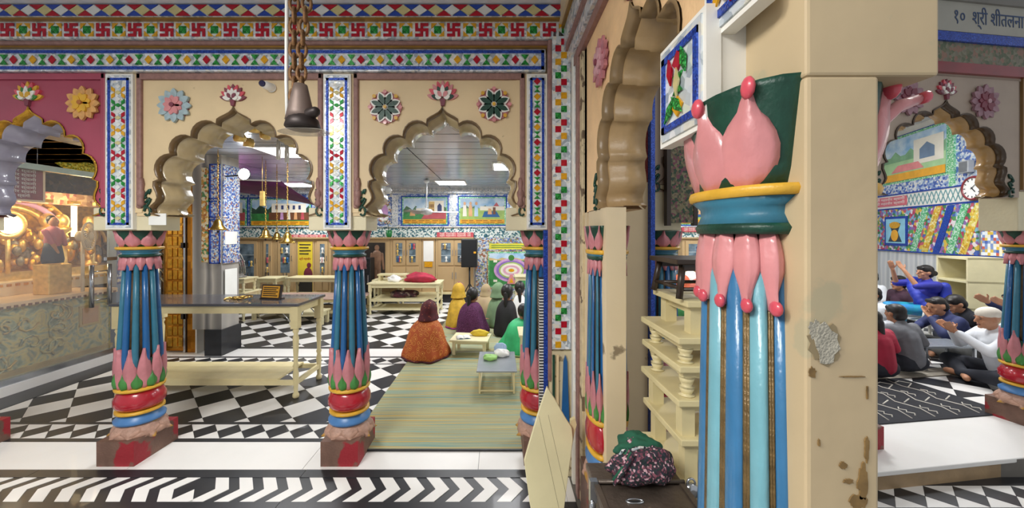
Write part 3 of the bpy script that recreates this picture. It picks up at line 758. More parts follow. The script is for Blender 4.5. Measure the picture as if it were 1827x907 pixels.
ep = MB().box(-2.26-.11, -2.26+.10, -.05, -.02, 1.67, 2.75).build('embroidered_panel', mosaic('floral_embroidery', ['#5a5a46', '#2f4a36', '#6b5a4c', '#7a7458', '#34463a', '#7d7660', '#744454'], 62, .7, 0), wall_right)
for b_ in ((-2.38, -2.35), (-2.18, -2.15)): MB().box(b_[0], b_[1], -.055, -.02, 1.65, 2.77).build('panel_border', DKWOOD, wall_right)
MB().box(-2.50, -2.47, -.06, .0, .1, 2.9).build('blue_strip', BLUEL, wall_right)
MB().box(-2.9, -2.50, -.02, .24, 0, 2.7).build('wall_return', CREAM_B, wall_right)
# step of the side aisle
st = struct('trim_1', (3.5, 2.9, 0), AL)
MB().box(-1.35, 3.4, -.30, .55, -.03, .003).build('white_sill', MARBLE, st, bevel=.006)
MB().box(-1.35, 3.4, -.285, -.1, -.16, -.03).build('step_riser', mat('brown_riser', '#a48a68', .5, var=.15, scale=6, bump=.15), st)

# ================================================================ HALL SHELL
wall_back = struct('wall_back')
MB().box(-8.5, 9.4, 8.80, 9.0, 0, 3.9).build('wall_slab', WHITEP, wall_back)
MOS = mosaic('blue_white_mosaic', ['#7f96c8', '#dfe6ee', '#5a78c0', '#c8d8e6', '#e9e6d6', '#9fb6da', '#4c66b0'], 26, .25, .35)
MOS2 = mosaic('mixed_mosaic', ['#d7dfe6', '#8fa6cc', '#e6e2cc', '#b0785a', '#6a86c4', '#e9eef2', '#9aa886'], 30, .25, .35)
TEALM = mosaic('green_teal_tiles', ['#dfe8e4', '#4f7f86', '#e8ece6', '#2f5f6e', '#c9d8d2'], 34, .3, .1)
MB().box(-7.5, 8.5, 8.76, 8.80, 1.74, 2.62).build('mosaic_field', MOS, wall_back)
MB().box(-7.5, 8.5, 8.75, 8.80, 1.49, 1.74).build('tile_band', TEALM, wall_back)
MB().box(-.55, 8.5, 8.74, 8.80, .0, 1.49).build('mosaic_dado', MOS2, wall_back)
MB().box(-7.5, 8.5, 8.70, 8.80, 1.735, 1.765).build('silver_rail', SILVER, wall_back)
MB().box(-7.5, 8.5, 8.55, 8.80, 2.52, 2.64).build('mirror_cove', SILVER, wall_back)
ceiling = struct('ceiling')
CEIL = mat('silver_ceiling_panel', '#a8aab0', .22, .35, var=.06, scale=2)
y = 2.82; k = 0
while y < 8.6:
    for x0, x1 in ((-7.5, -3.8), (-3.8, -1.1), (-1.1, 2.0)):
        MB().box(x0+.008, x1-.008, y+.009, y+.321, 2.62, 2.645).build('ceiling_panel', CEIL, ceiling)
    y += .33
MB().box(-7.5, 2.0, 2.8, 8.8, 2.645, 2.70).build('ceiling_slab', DARK, ceiling)
MB().box(2.0, 9.4, 3.2, 9.0, 3.7, 3.8).build('ceiling_slab', mat('white_ceiling', '#d4d4d2', .6), ceiling)
MB().box(1.95, 2.0, 2.8, 8.8, 2.6, 3.8).build('ceiling_drop', WHITEP, ceiling)
MB().box(-5.0, .71, -1.5, 2.55, 3.095, 3.3).build('aisle_ceiling', mat('aisle_ceiling', '#d8d8da', .4, var=.03), ceiling)
MB().box(.71, 6.5, .2, 2.9, 3.9, 4.0).build('side_aisle_ceiling', MATS['aisle_ceiling'], ceiling)
# right-hand mural wall of the hall
TH = math.radians(17.6)
MW0 = Vector((7.9, 6.6, 0))
wall_mural = struct('wall_mural', MW0, -TH)       # local +Y runs away along the wall; local -X faces the hall
MB().box(0, .15, -3.2, 2.4, 0, 3.9).build('wall_slab', WHITEP, wall_mural)
MB().box(-.02, 0, -3.2, 2.4, 0, 1.22).build('marble_dado', ramp_mat('pale_marble', 'wave', [(0, '#c9cbcc'), (.5, '#dcdcd9'), (1, '#b4b8ba')], .3, 1.3, (1, 1, .3), distort=4, detail=3, band='Y'), wall_mural)
# ================================================================ MURALS AND PICTURES
SKYB = mat('mural_sky', '#7fb0d8', .3, var=.25, scale=5, hex2='#d6e6f0'); GRN = mat('mural_green', '#3f8a4c', .3, var=.35, scale=8)
GRN2 = mat('mural_light_green', '#9dba62', .3, var=.2, scale=8); ORNG = mat('mural_caption_orange', '#e3a52c', .3, var=.12, scale=8)
REDM = mat('mural_red', '#b5525a', .3, var=.15, scale=8); CRM = mat('mural_cream', '#e8e2d2', .3, var=.05); SKM = mat('mural_flesh', '#d9a574', .4)
BRM = mat('mural_brown', '#6d4630', .4, var=.2); LILAC = mat('mural_lilac', '#c79ac8', .3, var=.15, scale=9); TXT = mat('mural_lettering', '#7a4a12', .5)
GRNF = mosaic('green_frame_chips', ['#8fcfa0', '#58b074', '#cfe9d4', '#7cc490'], 50, .25, .2)
def rect(u0, u1, v0, v1): return [(u0, v0), (u1, v0), (u1, v1), (u0, v1)]
def mural(parent, f, u0, u1, v0, v1, kind, sgn=1, name='mural'):
    W, H = u1-u0, v1-v0
    def pz(pts, d, m, nm='painted_shape', par=None, th=.004):
        q = [(u0+W*(x if sgn > 0 else 1-x), v0+H*y) for x, y in pts]
        return MB().prism(q, -d, -d-th, f).build(nm, m, par)
    b = MB().prism(rect(u0-.06, u1+.06, v0-.06, v1+.06), 0, -.012, f).build(name, BLUEL if kind != 'lotus' else mosaic('brown_chips', ['#8a5a3a', '#c79a6a', '#5a4a6a', '#a87a4a', '#d8c8a8'], 40, .3, .2), parent)
    pz(rect(-.03, 1.03, -.05, 1.05), .012, GRNF, 'frame', b)
    pz(rect(0, 1, 0, 1), .016, SKYB, 'sky', b)
    bl = lambda n, y, a, ph: [(0, 0)]+[(1, 0)]+[(1-i/n, y+a*sin(i*2.1+ph)) for i in range(n+1)]
    if kind == 'court':
        pz(bl(14, .62, .09, 0), .020, mat('mural_hill', '#4c6f50', .4, var=.3, scale=14), 'hills', b)
        pz(rect(0, 1, 0, .42), .024, GRN, 'lawn', b); pz([(.42, .18), (1, .18), (1, .5), (.55, .5)], .028, REDM, 'courtyard', b)
        pz(rect(.62, .95, .48, .9), .032, CRM, 'palace', b); pz(rect(.6, .73, .48, .86), .036, mat('mural_tan', '#d8b878', .4), 'tower', b)
        for i in range(3): pz(rect(.62+i*.035, .64+i*.035, .62, .76), .040, BRM, 'window', b); pz(rect(.62+i*.035, .64+i*.035, .5, .58), .040, BRM, 'window', b)
        pz([(.80, .48), (.90, .48), (.90, .7), (.85, .8), (.80, .7)], .036, mat('mural_arch_blue', '#33406a', .4), 'doorway', b)
        pz([(.15, .3), (.28, .3), (.26, .48), (.21, .54), (.17, .48)], .032, SKM, 'figure', b); pz(rect(.3, .55, .42, .6), .030, CRM, 'pavilion', b); pz([(.28, .6), (.57, .6), (.42, .78)], .034, SKYB, 'roof', b)
    elif kind == 'figures':
        pz(bl(14, .66, .07, 1), .020, mat('mural_hill', '#4c6f50', .4), 'hills', b); pz(rect(0, 1, 0, .6), .024, GRN2, 'lawn', b)
        pz(rect(.45, 1, .52, .68), .026, CRM, 'wall', b)
        for i, m in enumerate((CRM, SKM, SKYB)):
            x = .06+.13*i; pz([(x, .28), (x+.09, .28), (x+.08, .72), (x+.01, .72)], .032, m, 'figure', b); pz([(x+.045+.03*cos(t), .79+.07*sin(t)) for t in [2*PI*q/10 for q in range(10)]], .034, SKM, 'head', b)
        pz([(.5, .25), (.9, .25), (.82, .48), (.55, .48)], .030, MBLUE, 'pool', b); pz([(.62, .36), (.72, .36), (.7, .58), (.64, .6)], .036, SKM, 'figure', b)
        pz(rect(.74, .8, .36, .64), .034, BRM, 'stone', b); pz([(.75, .68), (.88, .68), (.82, .84)], .03, REDM, 'temple', b)
    elif kind == 'dusk':
        pz(bl(14, .7, .1, 2), .020, mat('mural_dark_hill', '#2f4a3a', .4, var=.3), 'hills', b); pz(rect(0, 1, 0, .45), .024, GRN, 'lawn', b)
        pz(rect(.3, 1, .2, .5), .028, BRM, 'terrace', b); pz(rect(.35, .95, .5, .85), .030, CRM, 'palace', b)
        for i in range(5): pz(rect(.42+i*.1, .46+i*.1, .62, .78), .036, mat('mural_arch_blue', '#33406a', .4), 'window', b)
        for i in range(4): x = .5+i*.12; pz([(x, .22), (x+.06, .22), (x+.05, .5), (x+.01, .5)], .036, (LILAC, CRM, SKM, REDM)[i], 'figure', b)
    elif kind == 'white_house':
        pz(bl(14, .62, .08, 1.5), .020, mat('mural_pale_hill', '#7fae86', .4, var=.2), 'hills', b); pz(rect(0, 1, 0, .45), .024, mat('mural_pale_green', '#a8cf9a', .4), 'lawn', b)
        pz(rect(.62, .98, .3, .85), .028, CRM, 'palace', b); pz([(.70, .4), (.88, .4), (.88, .62), (.79, .74), (.70, .62)], .032, mat('mural_arch_grey', '#6f86a0', .4), 'doorway', b)
        pz([(.3, .2), (.75, .2), (.68, .36), (.4, .36)], .030, mat('mural_pink', '#e08a8a', .4), 'path', b); pz(rect(0, 1, 0, .17), .034, ORNG, 'caption', b)
        return b
    elif kind == 'lotus':
        pz(rect(0, 1, 0, .82), .020, GRN, 'garden', b); el = lambda cx, cy, a_, b_: [(cx+a_*cos(2*PI*q/36), cy+b_*sin(2*PI*q/36)) for q in range(36)]
        for a_, b_, m, d in ((.42, .36, LILAC, .024), (.36, .30, mat('mural_violet', '#8a6cb4', .4), .028), (.30, .25, GRN2, .032), (.26, .21, CRM, .036), (.2, .15, mat('mural_rose', '#d8a0b8', .4), .040), (.14, .1, CRM, .044), (.07, .05, YELG, .048)):
            pz(el(.53, .48, a_, b_), d, m, 'ring', b)
        pz([(.42, .06), (.64, .06), (.56, .34), (.50, .34)], .05, PINK, 'stair', b)
        pz([(.48, .1), (.58, .1), (.53, .26)], .054, YELG, 'gate', b); pz(el(.53, .86, .07, .09), .03, LGREEN, 'tree', b)
        pz(bl(10, .84, .03, 0)[2:]+[(0, .78), (1, .78)], .022, mat('mural_sand', '#c9b07a', .4), 'hills', b)
        for x, y in ((.1, .72), (.1, .12), (.9, .72)): pz(rect(x, x+.09, y, y+.07), .026, CRM, 'pavilion', b)
        pz(rect(.0, 1, 1.12, 1.3), .0, mat('mural_yellow_board', '#ddd444', .4), 'caption_board', b)
        for i in range(2): pz(rect(.05, .95, 1.165+i*.06, 1.185+i*.06), .004, LGREEN, 'caption_line', b)
        return b
    cap_ = pz(rect(0, 1, 0, .16), .040, ORNG, 'caption', b)
    for i in range(2):
        for j in range(6): pz(rect(.04+j*.16, .04+j*.16+.1+.04*((i+j) % 2), .035+i*.065, .06+i*.065), .045, TXT, 'caption_word', b, .002)
    return b
FK = XZ(8.76)
def bx_(x): return (x-CX)/F*8.75
def bz_(y): return EYE-(y-CY)/F*8.75
def bmural(x0, x1, y0, y1, kind): return mural(wall_back, FK, bx_(x0), bx_(x1), bz_(y1), bz_(y0), kind)
bmural(720, 796, 354, 399, 'court'); bmural(821, 900, 354, 399, 'figures'); bmural(450, 552, 357, 402, 'dusk')
bmural(352, 438, 357, 402, 'court'); bmural(930, 1010, 354, 399, 'court'); bmural(1040, 1120, 354, 399, 'figures'); bmural(1195, 1275, 354, 399, 'figures')
mural(wall_back, XZ(8.74), bx_(873), bx_(947), bz_(510), bz_(452), 'lotus')
for x in (705, 808, 915): MB().box(bx_(x)-.07, bx_(x)+.07, 8.735, 8.77, 1.78, 2.5).build('mirror_pilaster', SILVER, wall_back)
pm = MB().box(bx_(668), bx_(697), 8.735, 8.77, bz_(400), bz_(358)).build('portrait_mosaic', MOS2, wall_back)
MB().prism([(bx_(683)+.13*cos(t), bz_(378)+.2*sin(t)) for t in [2*PI*q/20 for q in range(20)]], 0, -.012, XZ(8.735)).build('portrait_oval', LILAC, pm)
for x0, x1, y0, y1 in ((780, 845, 415, 424), (521, 582, 419, 428), (1215, 1262, 405, 414)):
    sgb = MB().box(bx_(x0), bx_(x1), 8.70, 8.74, bz_(y1), bz_(y0)).build('red_name_board', mat('faded_red_board', '#c0505a', .4, var=.1), wall_back)
    for i in range(2): text('श्री महावीर स्वामी जी', .05, WHITEP, sgb, ((bx_(x0)+bx_(x1))/2, 8.698, bz_(y0)-.035-.045*i), width=(bx_(x1)-bx_(x0))*.85)
# mural wall (local coords: u = along the wall)
FM = lambda u, v, d: Vector((-.02+d, u, v))
mural(wall_mural, FM, -.16, 1.75, 2.66, 3.52, 'white_house', sgn=-1)
FLOWER = mosaic('flower_mosaic', ['#8f6aa8', '#4c66b0', '#c05a6a', '#5a9a58', '#d8b848', '#7fb0c8', '#e0d8d8', '#b03a58', '#3f7a48'], 17, .3, .1)
fm = MB().box(-.045, -.02, -.75, 2.4, 1.22, 2.10).build('flower_mosaic', FLOWER, wall_mural)
for k, (u, m) in enumerate(((.52, GRNF), (.24, mosaic('yellow_flower_chips', ['#e0b83c', '#d8c860', '#c89a2a', '#e8dca0'], 30, .3, .1)), (-.02, BLUEL), (-.30, GRNF), (-.55, MATS['yellow_flower_chips']))):
    MB().prism([(u, 1.24), (u+.14, 1.24), (u-.18, 2.08), (u-.32, 2.08)], -.045+.02, -.033, FM).build('flower_garland', m, fm)
for z in (1.22, 2.09, 2.38): MB().box(-.055, -.02, -1.6, 2.4, z, z+.025).build('blue_line', BLUEL, wall_mural)
lb = MB().box(-.04, -.02, -.75, 2.4, 2.12, 2.38).build('lattice_band', WHITEP, wall_mural)
for k in range(16):
    u = -.7+k*.1
    for s_ in (-1, 1): MB().prism([(u-.05*s_-.008, 2.14), (u-.05*s_+.008, 2.14), (u+.05*s_+.008, 2.36), (u+.05*s_-.008, 2.36)], -.02, -.026, FM).build('lattice_bar', mat('lattice_teal', '#6f9a9e', .4), lb)
rb = MB().box(-.05, -.03, .75, 1.9, 2.16, 2.35).build('red_name_board', mat('pink_name_board', '#d06a72', .4), wall_mural)
for i in range(2): text('श्री महावीर स्वामी', .07, WHITEP, rb, (-.052, 1.25, 2.30-.08*i), (PI/2, 0, -PI/2), width=.9)
MB().box(-.035, -.02, -.75, 2.4, 2.40, 2.62).build('blue_mosaic', MOS, wall_mural); MB().box(-.03, -.02, -1.7, -.2, 2.4, 3.7).build('blue_mosaic', MOS, wall_mural)
MB().box(-.06, -.02, -.34, -.24, 2.4, 3.5).build('green_pilaster', GRNF, wall_mural)
mp2 = MB().box(-.05, -.02, -1.6, -.82, 1.25, 2.38).build('dotted_mosaic', mosaic('dotted_mosaic', ['#e6eaf0', '#dfe6ee', '#4c66b0', '#c8604a', '#e8e2cc', '#d8b848', '#7f96c8'], 22, .3, .15, checker=True), wall_mural)
nf = MB().box(-.06, -.045, .72, 1.36, 1.34, 1.94).build('niche_picture', BLUEL, wall_mural)
MB().box(-.066, -.06, .77, 1.31, 1.39, 1.89).build('niche_ground', mat('niche_sky', '#8fc8dc', .3), nf)
MB().prism([(.85, 1.42), (1.23, 1.42), (1.12, 1.62), (1.2, 1.8), (.88, 1.8), (.96, 1.62)], -.046, -.052, FM).build('pedestal_shape', mat('niche_dark', '#2d3d4a', .5), nf)
MB().prism([(1.04+.1*cos(t), 1.55+.12*sin(t)) for t in [2*PI*q/16 for q in range(16)]], -.05, -.058, FM).build('pot_shape', ORNG, nf)
MB().prism([(1.04+.15*cos(t), 1.76+.07*sin(t)) for t in [2*PI*q/16 for q in range(16)]], -.05, -.058, FM).build('halo_shape', YELG, nf)
# wall clock on the mural wall
wc = thing('wall_clock', 'round white wall clock with red rim on the mosaic wall', 'clock', MW0+Matrix.Rotation(-TH, 3, 'Z') @ Vector((-.055, -.72, 2.32)), -TH)
RYc = Matrix.Rotation(-PI/2, 4, 'Y')
MB().lathe([(.19, 0), (.2, .02), (.19, .045), (.165, .045), (.168, .02)], 32, M=RYc, cap=False).build('rim', mat('maroon_rim', '#7d2a30', .35), wc)
MB().lathe([(.0, .03), (.17, .03)], 32, M=RYc, cap=False).build('dial', WHITEPL, wc)
for k in range(12):
    a_ = 2*PI*k/12; MB().box(-.036, -.032, -.006, .006, .125, .155, Matrix.Rotation(a_, 4, 'X')).build('hour_mark', BLACKP, wc)
MB().box(-.04, -.036, -.006, .006, -.02, .085, Matrix.Rotation(2.4, 4, 'X')).build('hour_hand', BLACKP, wc); MB().box(-.044, -.04, -.004, .004, -.02, .125, Matrix.Rotation(.9, 4, 'X')).build('minute_hand', BLACKP, wc)
wsb = thing('wall_speaker', 'small grey box speaker above the wall clock', 'speaker', MW0+Matrix.Rotation(-TH, 3, 'Z') @ Vector((-.05, -.62, 2.58)), -TH)
MB().box(-.08, .0, -.09, .09, 0, .2).build('case', mat('grey_plastic', '#9a9da0', .5), wsb, bevel=.01); MB().box(-.086, -.08, -.07, .07, .02, .18).build('grille', mat('dark_grille', '#6a6d70', .7), wsb)

# ================================================================ CABINETS ALONG THE BACK WALL
def cabinet(x0, x1, label, lights=(), panel=None, h=1.47, wins=None):
    X0, X1 = bx_(x0), bx_(x1); W = X1-X0
    t = thing('cabinet', label, 'cabinet', ((X0+X1)/2, 8.48, .0), 0, 'wood cabinets along the back wall')
    w2 = W/2
    MB().box(-w2+.004, w2-.004, 0, .2, .22, h).build('body', PLY, t)
    MB().box(-w2, w2, .02, .2, 0, .22).build('black_base', BMARBLE, t)
    MB().box(-w2, w2, -.05, .2, .20, .25).build('kickboard', IVORY2, t)
    if wins is None: return t
    n, zb, zt = wins
    for k in range(n):
        a0 = -w2+.06+k*(W-.12)/n+.01; a1 = a0+(W-.12)/n-.02
        d = MB().box(a0, a1, -.02, 0, zb, zt).build('door', PLY, t, bevel=.004)
        MB().box(a0+.07, a1-.07, -.024, -.012, zb+.07, zt-.07).build('recess', mat('cabinet_dark_glass', '#33424c', .12, var=.5, scale=7, hex2='#7f93a0'), d)
        for q in range(2): MB().box(a0+.07, a1-.07, -.029, -.024, zb+.07+(zt-zb-.14)*(q+1)/3, zb+.085+(zt-zb-.14)*(q+1)/3).build('shelf_edge', mat('pale_shelf', '#a9b4b8', .4), d)
        for q in range(5):
            xx = a0+.1+(a1-a0-.2)*random.random(); zz = zb+.075+(zt-zb-.14)*random.choice((0, 1, 2))/3
            MB().lathe([(.02, 0), (.03, .02), (.012, .06), (.03, .1), (.02, .13)], 7, (xx, -.028, zz)).build('item_behind_glass', random.choice((GOLDL, STEEL, WHITEPL, MBLUE, REDM)), d)
        MB().box(a0+.02 if k % 2 else a1-.03, a0+.03 if k % 2 else a1-.02, -.035, -.02, (zb+zt)/2-.06, (zb+zt)/2+.06).build('handle', STEEL, d)
    for k in range(2):
        a0 = -w2+.05+k*(W-.1)/2+.005; a1 = a0+(W-.1)/2-.01
        d = MB().box(a0, a1, -.018, 0, .28, zb-.04).build('lower_door', PLY, t, bevel=.004)
        MB().box(a1-.04 if k == 0 else a0+.025, a1-.025 if k == 0 else a0+.04, -.035, -.018, .55, .7).build('handle', STEEL, d)
    return t
cabinet(702, 757, 'light wood cabinet with two glass doors left of the slim white panel', wins=(2, .86, 1.44))
cabinet(780, 846, 'light wood cabinet with two glass doors behind the tripod speaker', wins=(2, .86, 1.44))
cabinet(478, 503, 'narrow light wood cabinet with glass door behind the hanging bells', wins=(1, .62, 1.42))
cabinet(503, 540, 'light wood cabinet with glass door left of the yellow doorway', wins=(1, .62, 1.42))
cabinet(571, 600, 'light wood cabinet with glass door right of the yellow doorway', wins=(1, .62, 1.42))
cabinet(432, 478, 'light wood cabinet with dark glass behind the silver ornament', wins=(1, .5, 1.42))
cabinet(1207, 1245, 'light wood cabinet with glass door seen past the dark stool', wins=(1, .7, 1.42)); 
c5 = cabinet(757, 780, 'slim light wood cabinet with white upper panel and yellow notice')
MB().box(-.115, .115, -.012, 0, .95, 1.42).build('white_panel', PAPER, c5); MB().box(-.09, .09, -.02, -.01, .82, .94).build('yellow_notice', YELG, c5)
def statue_photo(par, x0, x1, z0, z1, Y):
    b = MB().box(x0, x1, Y-.015, Y, z0, z1).build('picture_panel', mat('dark_picture', '#2b2622', .35, var=.4, scale=6), par)
    cx = (x0+x1)/2+.06; H = z1-z0; m = mat('bronze_figure', '#7a5a44', .5, var=.25, scale=10)
    g = MB(); g.ball((cx, Y-.02, z1-H*.12), (H*.055, .012, H*.07)); g.cap((cx, Y-.02, z1-H*.28), (cx, Y-.02, z0+H*.45), H*.11, H*.085)
    for s_ in (-1, 1): g.cap((cx+s_*H*.04, Y-.02, z0+H*.45), (cx+s_*H*.045, Y-.02, z0+H*.05), H*.055, H*.035); g.cap((cx+s_*H*.12, Y-.02, z1-H*.26), (cx+s_*H*.15, Y-.02, z0+H*.4), H*.03, H*.025)
    g.v = [(x, Y-.012+(y-Y)*.25, z) for x, y, z in g.v]; g.build('painted_figure', m, b)
c6 = cabinet(640, 702, 'light wood cabinet with dark picture of standing figure'); statue_photo(c6, -.19, .3, .38, 1.38, -.004)
c7 = cabinet(1245, 1290, 'light wood cabinet with standing figure picture seen through side arch'); statue_photo(c7, -.2, .2, .6, 1.4, -.004)
c8 = cabinet(540, 571, 'wood framed yellow poster doorway with seated figure in maroon')
yb = MB().box(-.165, .165, -.012, 0, .25, 1.4).build('yellow_poster', mat('poster_yellow', '#d9c23a', .4, var=.06), c8)
MB().box(-.165, .165, -.018, -.012, .25, .55).build('poster_foot', DARK, yb)
g = MB(); g.ball((.09, -.015, .86), (.05, .006, .06)); g.ball((.07, -.015, .66), (.10, .008, .15)); g.ball((.02, -.015, .56), (.14, .008, .06)); g.build('poster_figure', mat('maroon_robe', '#6d2437', .6), yb)
for i in range(4): MB().box(-.13, .13-.05*(i % 2), -.016, -.012, 1.32-i*.07, 1.345-i*.07).build('poster_text', DARK, yb)
text('श्री महावीर', .07, REDP, yb, (0, -.014, 1.0), width=.26)
for x0, x1 in ((432, 600), (636, 846), (1200, 1290)):
    tag(MB().box(bx_(x0), bx_(x1), 8.42, 8.695, 1.472, 1.50).build('worktop', PLY), 'long light wood top board over %s' % {432: 'the cabinets beside the yellow doorway', 636: 'the cabinets behind the white table', 1200: 'the cabinets seen past the dark stool'}[x0], 'shelf board', 'cabinet top boards')

# ================================================================ TABLES, STOOLS
TURN = [(.022, 0), (.03, .015), (.03, .04), (.018, .06), (.02, .1), (.027, .25), (.018, .30), (.028, .33), (.018, .36), (.024, .5), (.028, .62), (.018, .66), (.03, .69), (.018, .72)]
def turned_leg(h, r=1, sq=.03):
    "square block at the top, lathe-turned below"
    g = MB().lathe([(a_*r, z*h/.95) for a_, z in TURN], 12); g.box(-sq, sq, -sq, sq, h*.755, h); return g
def table(name, label, cat, loc, rz, L, W, H, m=IVORY, mtop=None, turned=True, lower=None, group=None, apron=.07, sq=.028, planks=0):
    t = thing(name, label, cat, loc, rz, group); l, w_ = L/2, W/2
    MB().box(-l, l, -w_, w_, H-.025, H).build('tabletop', mtop or m, t, bevel=.004)
    lm = (turned_leg(H-.025, 1, sq) if turned else MB().box(-sq, sq, -sq, sq, 0, H-.025)).mesh('leg', m)
    for sx in (-1, 1):
        for sy in (-1, 1): link('leg', lm, t, (sx*(l-.05), sy*(w_-.05), 0))
    for sy in (-1, 1): MB().box(-l+.05, l-.05, sy*(w_-.05)-.012, sy*(w_-.05)+.012, H-.025-apron, H-.025).build('apron', m, t)
    for sx in (-1, 1): MB().box(sx*(l-.05)-.012, sx*(l-.05)+.012, -w_+.05, w_-.05, H-.025-apron, H-.025).build('apron', m, t)
    if lower is not None:
        for sy in (-1, 1): MB().box(-l+.05, l-.05, sy*(w_-.05)-.014, sy*(w_-.05)+.014, lower-.045, lower).build('stretcher', m, t)
        for sx in (-1, 1): MB().box(sx*(l-.05)-.014, sx*(l-.05)+.014, -w_+.05, w_-.05, lower-.045, lower).build('stretcher', m, t)
        for k in range(planks):
            a0 = -w_+.04+k*(W-.08)/planks; MB().box(-l+.08, l-.22, a0+.003, a0+(W-.08)/planks-.003, lower, lower+.018).build('shelf_plank', m, t)
    return t
tb = table('long_table', 'long ivory table with grey top and turned legs behind the arcade', 'table', (-2.83, 3.82, 0), 0, 1.82, .56, .92, IVORY2, mat('grey_tabletop', '#4b4b50', .22, var=.15, scale=4, coat=.4), lower=.17, planks=3, apron=.075, sq=.034)
for sx in (1,):
    for y1, x1 in ((-.23, .70), (.23, .70)): MB().tube([(.86, y1, .68), (x1, y1, .86)], .006, 6).build('wire_brace', STEEL, tb)
    MB().tube([(.86, -.23, .68), (.86, -.05, .86)], .006, 6).build('wire_brace', STEEL, tb)
ys = thing('table_sign', 'small yellow sign in dark frame standing on the grey table', 'sign', P(483, 527, 3.80), -.18)
ys.location.z = .92
tilt = Matrix.Rotation(-.2, 4, 'X')
MB().box(-.115, .115, -.01, .01, .0, .15, tilt).build('frame', DKWOOD, ys); yf = MB().box(-.098, .098, -.016, -.008, .016, .134, tilt).build('board', ORNG, ys)
for i in range(5): MB().box(-.085, .085-.02*(i % 2), -.019, -.015, .03+i*.02, .04+i*.02, tilt).build('text_line', GOLDTXT, yf)
MB().box(-.115, .115, -.02, .06, 0, .012).build('foot', DKWOOD, ys)
kr = thing('key_ring', 'tangle of brass rings lying on the grey table', 'ring', (-2.66, 3.78, .92))
for k in range(4):
    a_ = k*.9; MB().tube([(.06*cos(2*PI*q/16)+.05*(k-1.5), .05*sin(2*PI*q/16), .01+.006*k+.006*cos(q+a_)) for q in range(16)], .007, 6, True).build('ring', (GOLDL, BRASS)[k % 2], kr)
# hall tables
wt = table('hall_table', 'two tier ivory table carrying red cloth bundle', 'table', (-1.86, 7.5, 0), 0, 1.42, .6, .62, IVORY, lower=.30, sq=.03); 
MB().box(-.68, .68, -.26, .26, .085, .12).build('lower_frame', IVORY, wt); MB().box(-.6, .6, -.24, .24, .30, .315).build('shelf', IVORY, wt)
table('hall_table', 'ivory table behind the red bundle table, beside black cabinet', 'table', (-2.4, 8.1, 0), 0, .6, .5, .60, IVORY, lower=.2)
table('hall_table', 'ivory table in front of the yellow poster doorway', 'table', (-3.85, 8.0, 0), 0, 1.3, .45, .66, IVORY)
table('hall_table', 'short ivory table left of the yellow poster doorway', 'table', (-4.85, 7.9, 0), 0, .45, .45, .66, IVORY)
table('hall_table', 'ivory table carrying a smaller table and silver ornament', 'table', (-5.1, 6.9, 0), 0, 1.05, .5, .52, IVORY)
ut = table('small_table', 'small ivory table raised on another table under silver ornament', 'table', (-4.92, 6.9, .52), 0, .62, .4, .25, IVORY)
table('hall_bench', 'low ivory bench in front of the black marble pier base', 'bench', (-3.35, 6.55, 0), 0, .62, .3, .24, IVORY, turned=False)
table('hall_table', 'ivory table beside lotus mural behind the devotees', 'table', (.64, 8.1, 0), 0, .6, .5, .68, IVORY, turned=False)
pl = table('hall_platform', 'low pink topped platform under the hanging bells', 'platform', (-3.55, 7.1, 0), 0, 2.0, .7, .40, IVORY2, mat('pink_stone_top', '#b89a8c', .4, var=.1), turned=False, apron=.05)
MB().box(-.95, .95, -.3, .3, .12, .16).build('shelf', IVORY2, pl)
def lump(name, label, cat, loc, sz, m, seed=0, amp=.22, n=26, mm=14, parent=None, sharp=1):
    rnd = random.Random(seed); ph = [rnd.random()*7 for _ in range(8)]; g = MB().ball((0, 0, 0), 1, n, mm); vs = []
    for x, y, z in g.v:
        d = 1+amp*(sin(3*x+ph[0]+2*y)*.5+sin(5*y+ph[1]+4*z)*.4+sin(7*z+ph[2]+6*x)*.3+sin(11*x+9*y+ph[3])*.22*sharp+sin(15*y-12*x+ph[4])*.15*sharp)
        z2 = max(-.55, z*d); vs.append((x*d*sz[0], y*d*sz[1], (z2+.55)*sz[2]))
    g.v = vs
    o = g.build(name, m, parent, loc)
    if label: tag(o, label, cat)
    return o
RUBY = mat('ruby_cloth', '#a3243c', .7, var=.3, scale=7)
lump('cloth_bundle', 'crumpled ruby red cloth bundle on ivory hall table', 'bundle', (-1.58, 7.45, .62), (.34, .2, .11), RUBY, 3)
lump('plastic_bag', 'white plastic bag beside the ruby red bundle', 'bag', (-2.1, 7.45, .62), (.15, .12, .085), WHITEPL, 4)
lump('folded_shawl', 'dark maroon shawl heaped on lower shelf of ivory hall table', 'shawl', (-1.9, 7.44, .32), (.26, .16, .09), mosaic('dark_patterned_cloth', ['#3a1a20', '#5a2a34', '#2a2022', '#7a6a5a', '#4a2028'], 22, .8, 0), 5)
bw = thing('book_stand', 'small ivory box seat standing on hall table behind bag', 'stool', (-2.2, 7.72, .62)); MB().box(-.3, .3, -.12, .12, .10, .13).build('top', IVORY, bw); [MB().box(s_*.26-.02, s_*.26+.02, -.1, .1, 0, .10).build('leg', IVORY, bw) for s_ in (-1, 1)]
so = thing('silver_ornament', 'ornate silver throne ornament on small ivory table', 'ornament', (-4.92, 6.9, .77))
SILV = mat('oxidised_silver', '#9c9a94', .35, .8, var=.35, scale=30, bump=.6)
MB().lathe([(.16, 0), (.17, .02), (.12, .04), (.13, .07), (.08, .09)], 16, sx=1.2).build('base', SILV, so)
for k in range(5): MB().tube([((.05+.035*k)*cos(PI*q/10), 0, .07+(.10+.05*k)*sin(PI*q/10)*1.4) for q in range(11)], .012, 6).build('arch_rib', SILV, so)
for k in range(-3, 4): MB().ball((k*.055, 0, .36-.02*abs(k)), .018, 8, 6).build('bead', SILV, so)
